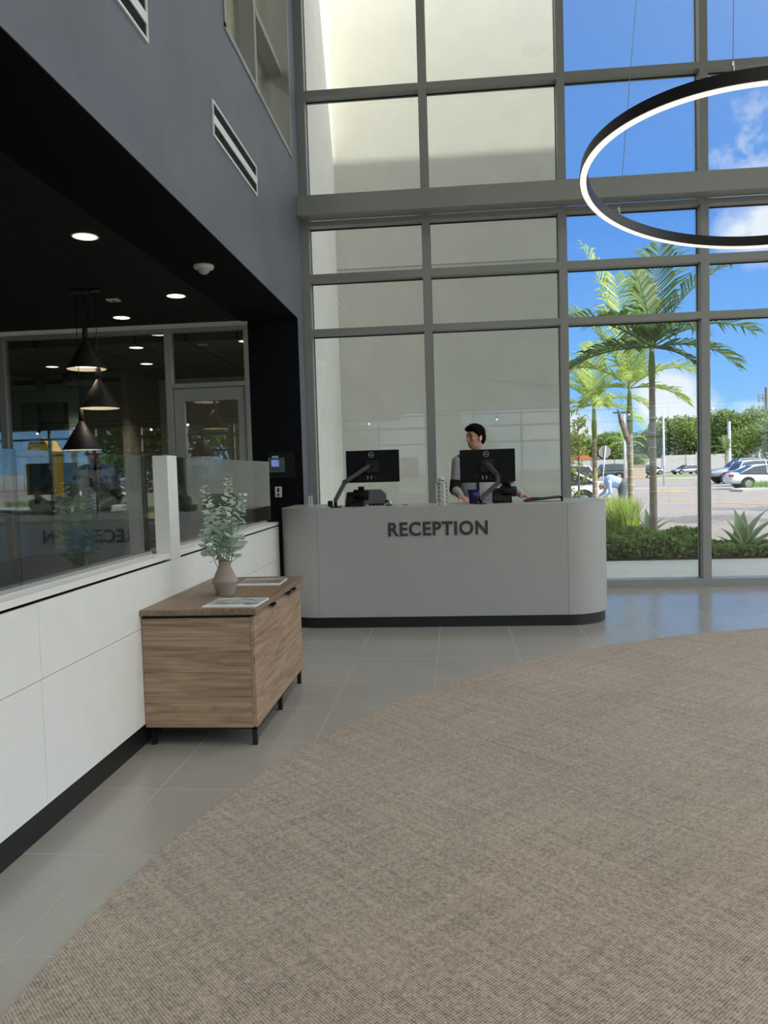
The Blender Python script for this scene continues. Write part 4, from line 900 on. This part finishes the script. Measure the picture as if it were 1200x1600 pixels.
ub = thing('utility_box', (21.0, 93, -.2), 'tan utility enclosure between the dark jeep-like car and black car', 'utility box'); MB().box(20.2, 22.4, 93, 95, -.2, 1.35).build('cabinet', mat('tan_enclosure', (196, 178, 156), .8), ub, .02); MB().box(20.1, 22.5, 92.9, 95.1, 1.35, 1.42).build('lid', mat('tan_enclosure', (196, 178, 156), .8), ub)
hs = thing('tile_roof_house', (27, 150, -.2), 'pale building with orange tile roof behind the boundary wall', 'building')
MB().box(19.5, 25, 143, 147, -.2, 2.7).build('wall', STUC, hs); MB().prism([(19, 2.7), (25.5, 2.7), (24, 3.5), (20.5, 3.5)], 142.5, 147.5, ax='y').build('roof', mat('orange_roof_tile', (206, 120, 80), .8), hs)

# ------------------------------------------------------------------ cars
CGL = mat('car_glass', (40, 52, 60), .08, spec=.8); TIRE = mat('tyre_rubber', (24, 24, 25), .8); RIM = mat('alloy_rim', (170, 172, 175), .35, .6)
def car(name, kind, x, y, z, ang, paint, label, s=1.0):
    t = thing(name, (x, y, z), label, 'car', 'cars in the car park')
    # stations: u along length (0 rear .. L front), z bottom, z belt, z roof(None), half width belt
    if kind == 'sedan': L, w, hb = 4.75, .90, .70; body = [(0, .42, .78), (.03, .34, .95), (.25, .30, 1.00), (.9, .26, .98), (1.6, .25, .93), (2.6, .24, .90), (3.3, .25, .88), (4.1, .28, .80), (4.6, .33, .68), (4.75, .40, .58)]; gh = [(.55, 1.0), (1.35, 1.38), (1.95, 1.45), (2.6, 1.42), (3.55, .90)]; wr, wx = .335, (.95, 3.85)
    elif kind == 'suv': L, w, hb = 4.7, .94, .8; body = [(0, .5, .85), (.03, .38, 1.05), (.3, .34, 1.10), (1.2, .30, 1.07), (2.4, .29, 1.05), (3.4, .30, 1.03), (4.2, .33, .96), (4.6, .38, .80), (4.7, .45, .68)]; gh = [(.08, 1.08), (.45, 1.62), (1.2, 1.70), (2.5, 1.68), (3.0, 1.58), (3.7, 1.04)]; wr, wx = .37, (.95, 3.75)
    elif kind == 'jeep': L, w, hb = 4.3, .92, .9; body = [(0, .55, .95), (.05, .5, 1.12), (.5, .45, 1.14), (2.6, .45, 1.14), (3.0, .46, 1.12), (4.1, .48, 1.06), (4.3, .55, .95)]; gh = [(.08, 1.13), (.16, 1.78), (1.2, 1.83), (2.5, 1.80), (2.85, 1.13)]; wr, wx = .40, (.8, 3.45)
    else: L, w, hb = 5.8, .99, .95; body = [(0, .6, 1.0), (.03, .5, 1.22), (1.9, .48, 1.24), (2.0, .46, 1.26), (3.9, .45, 1.24), (4.5, .46, 1.22), (5.5, .5, 1.12), (5.75, .55, .98), (5.8, .6, .85)]; gh = [(2.0, 1.24), (2.15, 1.85), (2.7, 1.92), (3.6, 1.88), (4.25, 1.24)]; wr, wx = .41, (1.25, 4.75)
    n = len(body)
    bb = MB(); sec = []
    for i, (u, zb, zt) in enumerate(body):
        tp_ = w * (1 - .16 * (abs(u / L - .5) * 2) ** 4); sec.append([V((u, -tp_ * .86, zb)), V((u, -tp_, zb + .14)), V((u, -tp_, (zb + zt) / 2 + .05)), V((u, -tp_ * .93, zt)), V((u, 0, zt + .03)), V((u, tp_ * .93, zt)), V((u, tp_, (zb + zt) / 2 + .05)), V((u, tp_, zb + .14)), V((u, tp_ * .86, zb))])
    q = 9; vs = [p for s_ in sec for p in s_]; fs = [(i * q + k, (i + 1) * q + k, (i + 1) * q + (k + 1) % q, i * q + (k + 1) % q) for i in range(n - 1) for k in range(q)] + [tuple(range(q)), tuple(range((n - 1) * q, n * q))[::-1]]
    bb.add(vs, fs, 0, True)
    Rz = Matrix.Rotation(R(ang), 3, 'Z')
    def place(mb): mb.v = [tuple(V((x, y, z)) + Rz @ (V((p[0] - L / 2, p[1], p[2])) * s)) for p in mb.v]; return mb
    o = place(bb).build('body', paint, t); o.modifiers.new('sub', 'SUBSURF').levels = 1; o.modifiers['sub'].render_levels = 1
    # greenhouse
    g = MB(); m2 = len(gh); vs = []
    base = lambda u: next((a[2] + (b_[2] - a[2]) * (u - a[0]) / (b_[0] - a[0]) for a, b_ in zip(body[:-1], body[1:]) if a[0] <= u <= b_[0]), 1.0)
    for u, zr in gh: zb_ = base(u) - .04; zr = max(zr, zb_ + .02); k_ = (zr - zb_) / .8; vs += [V((u, -w * .90, zb_)), V((u, -w * (.90 - .17 * k_), zr)), V((u, w * (.90 - .17 * k_), zr)), V((u, w * .90, zb_))]
    g.add(vs, [(i * 4 + k, (i + 1) * 4 + k, (i + 1) * 4 + k + 1, i * 4 + k + 1) for i in range(m2 - 1) for k in range(3)] + [(0, 1, 2, 3), tuple(range((m2 - 1) * 4, m2 * 4))[::-1]], 0, False)
    place(g).build('windows', CGL, t)
    r2 = MB(); rr = gh[1:-1]; vs = []
    for j, (u, zr) in enumerate(rr): k_ = (zr - base(u)) / .8; vs += [V((u, -w * (.90 - .165 * k_) - .004, zr - .05)), V((u, -w * (.90 - .2 * k_), zr + .012)), V((u, w * (.90 - .2 * k_), zr + .012)), V((u, w * (.90 - .165 * k_) + .004, zr - .05))]
    r2.add(vs, [(i * 4 + k, (i + 1) * 4 + k, (i + 1) * 4 + k + 1, i * 4 + k + 1) for i in range(len(rr) - 1) for k in range(3)], 0, True)
    for a, b_ in ((gh[0], gh[1]), (gh[-1], gh[-2])):
        for sg_ in (-1, 1):
            p0 = (a[0], sg_ * w * .905, max(a[1], base(a[0])) - .02); kk_ = (b_[1] - base(b_[0])) / .8; p1 = (b_[0], sg_ * w * (.905 - .17 * kk_), b_[1]); r2.tube(p0, p1, .045 if kind != 'jeep' else .05, .04, 6)
    um = (gh[0][0] + gh[-1][0]) / 2
    for sg_ in (-1, 1): r2.tube((um, sg_ * w * .90, base(um)), (um, sg_ * w * .755, 1.40 if kind == 'sedan' else 1.62), .03, .03, 6)
    place(r2).build('roof', paint, t)
    for u in wx:
        for sg_ in (-1, 1):
            wm = MB().tube((u, sg_ * (w - .22), wr), (u, sg_ * (w + .01), wr), wr, wr, 22); wo_ = place(wm).build('wheel', TIRE, t)
            rm = MB().tube((u, sg_ * (w - .02), wr), (u, sg_ * (w + .018), wr), wr * .66, wr * .6, 18); ro = place(rm).build('rim', RIM, wo_); ro.location = (0, 0, 0)
            am = MB(); nn = 16
            vs = [V((u + rr_ * math.cos(PI * k / nn * 1.16 - .25), sg_ * (w + .004), wr + rr_ * math.sin(PI * k / nn * 1.16 - .25))) for rr_ in (wr, wr + .07) for k in range(nn + 1)]
            vs += [p + V((0, -sg_ * .1, 0)) for p in vs]; k2 = nn + 1
            am.add(vs, [(k, k + 1, k2 + k + 1, k2 + k) for k in range(nn)] + [(2 * k2 + k, 3 * k2 + k, 3 * k2 + k + 1, 2 * k2 + k + 1) for k in range(nn)] + [(k2 + k, k2 + k + 1, 3 * k2 + k + 1, 3 * k2 + k) for k in range(nn)])
            place(am).build('wheel_arch', BPL, t)
    zt_ = body[1][2]; zl = body[-2][2]
    for sg_ in (-1, 1):
        place(MB().box(-.015, .16, sg_ * w * .62 - .14, sg_ * w * .62 + .22 * 1, zt_ - .20, zt_ - .06) if sg_ > 0 else MB().box(-.015, .16, -w * .62 - .22, -w * .62 + .14, zt_ - .20, zt_ - .06)).build('tail_light', mat('tail_light_red', (190, 22, 26), .25), t)
        place(MB().box(L - .22, L - .02, sg_ * w * .68 - .14, sg_ * w * .68 + .14, zl - .14, zl - .03)).build('head_light', mat('head_light_clear', (225, 230, 235), .15), t)
    place(MB().box(L - .02, L + .012, -.45, .45, .40, .58)).build('grille', BPL, t); place(MB().box(-.03, .02, -.26, .26, .62, .74)).build('number_plate', WHITE, t)
    for sg_ in (-1, 1): place(MB().ell((gh[-1][0] - .35, sg_ * (w + .07), base(gh[-1][0]) + .06), (.09, .09, .065))).build('mirror', paint, t)
    if kind == 'jeep': place(MB().tube((-.16, 0, 1.0), (.02, 0, 1.0), .37, .37, 20)).build('spare_wheel', TIRE, t)
    return t
CW = mat('car_paint_white', (236, 238, 240), .2, spec=.7); CS = mat('car_paint_silver', (168, 172, 176), .25, .4); CK = mat('car_paint_black', (22, 24, 30), .15, spec=.8); CJ = mat('car_paint_olive', (62, 72, 66), .35)
car('sedan', 'sedan', 18.75, 48.3, -.2, 0, CW, 'white sedan parked nearest at the right, rear toward the mullion')
car('suv', 'suv', 21.2, 54.5, -.2, 2, CW, 'white suv parked just behind the white sedan', 1.02)
car('pickup_truck', 'pickup', 22.5, 62, -.2, 182, CS, 'silver pickup truck facing left behind the white suv')
car('suv', 'suv', 22.4, 100, -.2, 184, CK, 'black car with red tail light behind the middle palm trunk')
car('jeep', 'jeep', 17.2, 90, -.2, 182, CJ, 'dark olive boxy off-road car with spare wheel behind the sign post')
car('sedan', 'sedan', 36.0, 124, -.2, 200, CS, 'silver sedan parked by the boundary wall left of the tall mullion')
car('sedan', 'sedan', 31.2, 127, -.2, 180, CW, 'white sedan left of the near palm trunk by the boundary wall'); car('sedan', 'sedan', 27.6, 128, -.2, 180, CW, 'white sedan further left of the near palm trunk, half hidden')
car('sedan', 'sedan', 2.85, 27.2, -.08, 183, CW, 'white sedan the bent man is reaching into')
car('suv', 'suv', 5.0, 41.0, -.17, 178, CW, 'white suv further back, left of the olive off-road car')

# ================================================================== PEOPLE
SKIN = mat('skin_tone', (196, 148, 122), .55); HAIR = mat('dark_hair', (17, 13, 12), .9, spec=.1, var=.3, vscale=80); JG = mat('light_grey_fleece', (168, 168, 170), .9, var=.05, vscale=60); JB = mat('black_fleece', (18, 18, 20), .9); DKT = mat('charcoal_shirt', (30, 31, 36), .85)
def Q(az, el=0): return Matrix.Rotation(R(az), 3, 'Z') @ Matrix.Rotation(R(el), 3, 'Y')
def hand_parts(w, pd, fd, up, s=1.0, curl=.35, thumb=1):
    """palm + four unequal bent fingers + thumb; w wrist, pd palm direction, fd side direction to the index finger, up = back of the hand"""
    w = V(w); pd = V(pd).normalized(); up = V(up).normalized(); sd = V(fd).normalized(); P = []
    pc_ = w + pd * .05 * s
    for k in (-1, -.33, .33, 1): P.append(('c', w + sd * k * .018 * s, w + pd * .088 * s + sd * k * .030 * s, .013 * s, .0105 * s))
    for k, L in ((1, .072), (.33, .08), (-.33, .074), (-1, .058)):
        b = w + pd * .088 * s + sd * k * .031 * s; d1 = (pd - up * curl * .6 + sd * k * .08).normalized(); d2 = (pd - up * curl * 1.6).normalized()
        m = b + d1 * L * .5 * s; P.append(('c', b, m, .0095 * s, .0085 * s)); P.append(('c', m, m + d2 * L * .5 * s, .0085 * s, .007 * s))
    tb = w + pd * .028 * s + sd * .028 * s * thumb; tm = tb + (pd * .6 + sd * .8 * thumb - up * .2).normalized() * .036 * s; P.append(('c', tb, tm, .013 * s, .010 * s)); P.append(('c', tm, tm + (pd + sd * .25 * thumb - up * .3).normalized() * .03 * s, .010 * s, .008 * s))
    return P
# receptionist
pr_ = thing('person', (.25, 7.98, 0), 'dark haired person in grey jacket standing behind the right monitor, looking left', 'person')
hx = V((.235, 7.95, 1.735)); hq = Q(-143)      # face direction: +x rotated
fw_ = hq @ V((1, 0, 0)); sd_ = hq @ V((0, 1, 0)); upv = V((0, 0, 1))
def H(f, s, u): return hx + fw_ * f + sd_ * s + upv * u
P = [('e', H(-.005, 0, .03), (.093, .074, .098), hq), ('e', H(.022, 0, -.035), (.062, .058, .082), hq), ('e', H(.05, 0, -.088), (.026, .030, .024), hq), ('e', H(.035, .0, -.065), (.052, .050, .040), hq),
     ('c', H(.082, 0, .012), H(.104, 0, -.020), .0085, .0135), ('e', H(.094, 0, -.026), (.014, .018, .010), hq), ('e', H(.077, 0, .030), (.014, .052, .011), hq), ('e', H(.078, 0, -.052), (.014, .024, .007), hq), ('e', H(.075, 0, -.063), (.014, .021, .008), hq),
     ('e', H(.062, .035, -.012), (.022, .022, .020), hq), ('e', H(.062, -.035, -.012), (.022, .022, .020), hq)]
for s_ in (-1, 1): P += [('e', H(-.010, s_ * .074, -.005), (.020, .009, .031), hq), ('e', H(-.006, s_ * .071, -.028), (.010, .008, .010), hq)]
P += [('c', H(-.02, 0, -.05), V((.25, 8.0, 1.52)), .056, .062), ('c', V((.25, 8.0, 1.52)), V((.25, 8.0, 1.40)), .07, .12)]
# torso and hips under the clothes, legs to the floor
P += [('e', (.25, 8.0, 1.35), (.17, .10, .16), None), ('e', (.25, 8.0, 1.15), (.15, .10, .20), None), ('e', (.25, 8.0, .97), (.16, .11, .12), None)]
for s_ in (-1, 1):
    P += [('c', (.25 + s_ * .09, 8.0, .93), (.25 + s_ * .10, 7.98, .50), .085, .058), ('c', (.25 + s_ * .10, 7.98, .50), (.25 + s_ * .10, 8.0, .09), .056, .036), ('c', (.25 + s_ * .10, 8.03, .045), (.25 + s_ * .10, 7.88, .035), .038, .032)]
shR = V((.055, 8.0, 1.50)); elR = V((.015, 7.98, 1.215)); wrR = V((.075, 7.72, 1.155)); shL = V((.445, 8.0, 1.50)); elL = V((.56, 7.98, 1.24)); wrL = V((.665, 7.64, 1.155))
for a, b, c in ((shR, elR, wrR), (shL, elL, wrL)): P += [('c', a, b, .048, .038), ('c', b, c, .036, .023), ('c', V((.25, 8.0, 1.47)), a, .06, .05)]
hR = hand_parts(wrR, V((.05, -.085, -.028)), V((-.9, -.5, 0)), V((0, -.2, 1)), 1.0, .45, 1); hL = hand_parts(wrL, V((.07, -.10, -.02)), V((-.8, -.6, 0)), V((0, -.2, 1)), 1.05, .35, 1)
P += hR + hL
fuse(P, 'body', SKIN, pr_, .0065, 2)
J = [('e', (.25, 8.0, 1.38), (.185, .118, .15), None), ('e', (.25, 8.0, 1.20), (.172, .12, .22), None), ('e', (.25, 8.0, 1.00), (.18, .125, .12), None), ('c', (.25, 8.0, 1.47), shR, .085, .066), ('c', (.25, 8.0, 1.47), shL, .085, .066)]
for a, b, c in ((shR, elR, wrR), (shL, elL, wrL)): J += [('c', a, b, .066, .054), ('c', b, b.lerp(c, .86), .054, .038)]
fuse(J, 'jacket', JG, pr_, .009, 4)
for a, b, c in ((shR, elR, wrR), (shL, elL, wrL)): fuse([('c', a.lerp(b, .70), b, .061, .060), ('c', b, b.lerp(c, .14), .060, .057)], 'sleeve_patch', JB, pr_, .008, 3)
for a, s_ in ((shR, -1), (shL, 1)): fuse([('c', V((.25 + s_ * .05, 8.0, 1.56)), a + V((-.02 * s_, 0, .018)), .045, .058)], 'shoulder_yoke', mat('dark_grey_fleece', (60, 60, 64), .9), pr_, .009, 3)
MB().lathe([(.070, 0), (.064, .055), (.058, .056), (.062, 0), (.070, 0)], (.25, 7.99, 1.53), 24).build('collar', JB, pr_)
MB().box(.238, .262, 7.872, 7.885, 1.0, 1.45).build('zip', JB, pr_)
TR = [('c', (.25 + s_ * .09, 8.0, .95), (.25 + s_ * .10, 7.98, .50), .105, .075) for s_ in (-1, 1)] + [('c', (.25 + s_ * .10, 7.98, .50), (.25 + s_ * .10, 8.0, .10), .073, .055) for s_ in (-1, 1)] + [('e', (.25, 8.0, .95), (.175, .12, .12), None)]
fuse(TR, 'trousers', DKT, pr_, .012, 3)
HR = [('e', H(-.018, 0, .055), (.098, .083, .088), hq), ('e', H(-.055, 0, .005), (.062, .074, .085), hq), ('e', H(.050, .0, .098), (.055, .068, .034), hq), ('e', H(.068, -.018, .088), (.040, .050, .026), hq), ('e', H(.01, 0, .115), (.07, .06, .034), hq)]
for s_ in (-1, 1): HR += [('e', H(.004, s_ * .070, .045), (.030, .012, .036), hq), ('e', H(.008, s_ * .073, .018), (.008, .006, .022), hq)]
fuse(HR, 'hair', HAIR, pr_, .006, 2)
for s_ in (-1, 1): MB().ell(tuple(H(.082, s_ * .030, .036)), (.012, .016, .004)).build('eyebrow', HAIR, pr_)
for s_ in (-1, 1): MB().ell(tuple(H(.079, s_ * .031, .010)), (.008, .012, .006)).build('eye', BPL, pr_)
for s_ in (-1, 1):
    e = H(.004, s_ * .083, -.012); MB().ell(tuple(e), (.009, .009, .009)).tube(e, e + V((0, 0, -.028)) + fw_ * .006, .0042, n=8).build('earbud', WHITE, pr_)
# man bending over the white car
bm_ = thing('person', (5.25, 25, -.07), 'white haired person in light blue shirt bending over the white sedan outside', 'person')
SH = mat('pale_blue_shirt', (178, 196, 232), .8); TRG = mat('grey_trousers', (98, 104, 106), .85); WH = mat('white_hair', (226, 218, 200), .8)
hip = V((5.30, 25, .84)); chest = V((4.93, 25, .95)); neck = V((4.80, 25, .86)); hd = V((4.68, 25, .80)); kn = V((5.30, 24.95, .42)); ft = V((5.24, 25, 0))
P = [('e', hip, (.15, .16, .14), None), ('c', hip, chest, .14, .15), ('c', chest, neck, .10, .06), ('c', neck, hd, .06, .06), ('e', hd, (.10, .078, .105), None), ('e', hd + V((-.05, 0, -.07)), (.05, .05, .06), None), ('e', hd + V((-.10, 0, -.03)), (.02, .014, .02), None), ('e', hd + V((.01, -.078, 0)), (.02, .01, .03), None)]
for s_ in (-1, 1):
    P += [('c', hip + V((0, s_ * .09, -.04)), V((5.30 + .03 * s_, 25 + s_ * .11, .42)), .095, .06), ('c', V((5.30 + .03 * s_, 25 + s_ * .11, .42)), V((5.27 + .05 * s_, 25 + s_ * .12, .02)), .055, .04), ('c', V((5.27 + .05 * s_, 25 + s_ * .12, -.03)), V((5.10 + .05 * s_, 25 + s_ * .12, -.035)), .04, .032)]
    sh = V((4.86, 25 + s_ * .19, .88)); el = V((4.84 - .05 * s_, 25 + s_ * .22, .58)); wr_ = V((4.62 - .05 * s_, 25 + s_ * .16, .44)); P += [('c', sh, el, .052, .042), ('c', el, wr_, .04, .027), ('c', chest, sh, .08, .06)] + hand_parts(wr_, V((-.8, 0, -.5)), V((0, -s_, 0)), V((-.4, 0, .8)), 1.0, .4, 1)
fuse(P, 'body', SKIN, bm_, .010, 2)
J = [('c', hip + V((-.06, 0, .0)), chest, .185, .20), ('c', chest, neck + V((.03, 0, 0)), .13, .09)]
for s_ in (-1, 1): sh = V((4.86, 25 + s_ * .19, .88)); el = V((4.84 - .05 * s_, 25 + s_ * .22, .58)); wr_ = V((4.62 - .05 * s_, 25 + s_ * .16, .44)); J += [('c', sh, el, .07, .058), ('c', el, el.lerp(wr_, .9), .056, .042), ('c', chest, sh, .10, .075)]
fuse(J, 'shirt', SH, bm_, .014, 3)
T_ = [('e', hip + V((.01, 0, -.01)), (.20, .21, .19), None)]
for s_ in (-1, 1): T_ += [('c', hip + V((0, s_ * .09, -.04)), V((5.30 + .03 * s_, 25 + s_ * .11, .42)), .155, .115), ('c', V((5.30 + .03 * s_, 25 + s_ * .11, .42)), V((5.27 + .05 * s_, 25 + s_ * .12, .04)), .112, .09)]
fuse(T_, 'trousers', TRG, bm_, .014, 3)
fuse([('e', hd + V((.015, 0, .035)), (.105, .086, .085), None), ('e', hd + V((.05, 0, 0)), (.07, .08, .08), None)], 'hair', WH, bm_, .012, 2)
for s_ in (-1, 1): fuse([('c', V((5.29 + .05 * s_, 25 + s_ * .12, -.025)), V((5.08 + .05 * s_, 25 + s_ * .12, -.035)), .048, .038)], 'shoe', BPL, bm_, .01, 2)
# yellow van seen in reflections from the rear
yv = thing('yellow_truck', (-28.6, -34, -.05), 'bright yellow box truck parked behind the lobby, seen only as a reflection', 'truck')
MB().prism([(-29.5, .45), (-27.7, .45), (-27.65, 3.5), (-28.0, 4.2), (-28.3, 4.5), (-28.9, 4.5), (-29.2, 4.2), (-29.55, 3.5)], -35.6, -34, ax='y').build('body', mat('yellow_paint', (240, 184, 20), .35), yv)
MB().box(-29.3, -27.9, -34.0, -33.95, .8, 3.1).build('windscreen', CGL, yv)
MB().box(-29.2, -28.1, -33.99, -33.94, 4.1, 4.2).build('trim_stripe', BPL, yv)
for x in (-29.3, -27.9):
    MB().tube((x - .12, -34.9, .43), (x + .12, -34.9, .43), .46, n=20).build('wheel', TIRE, yv)
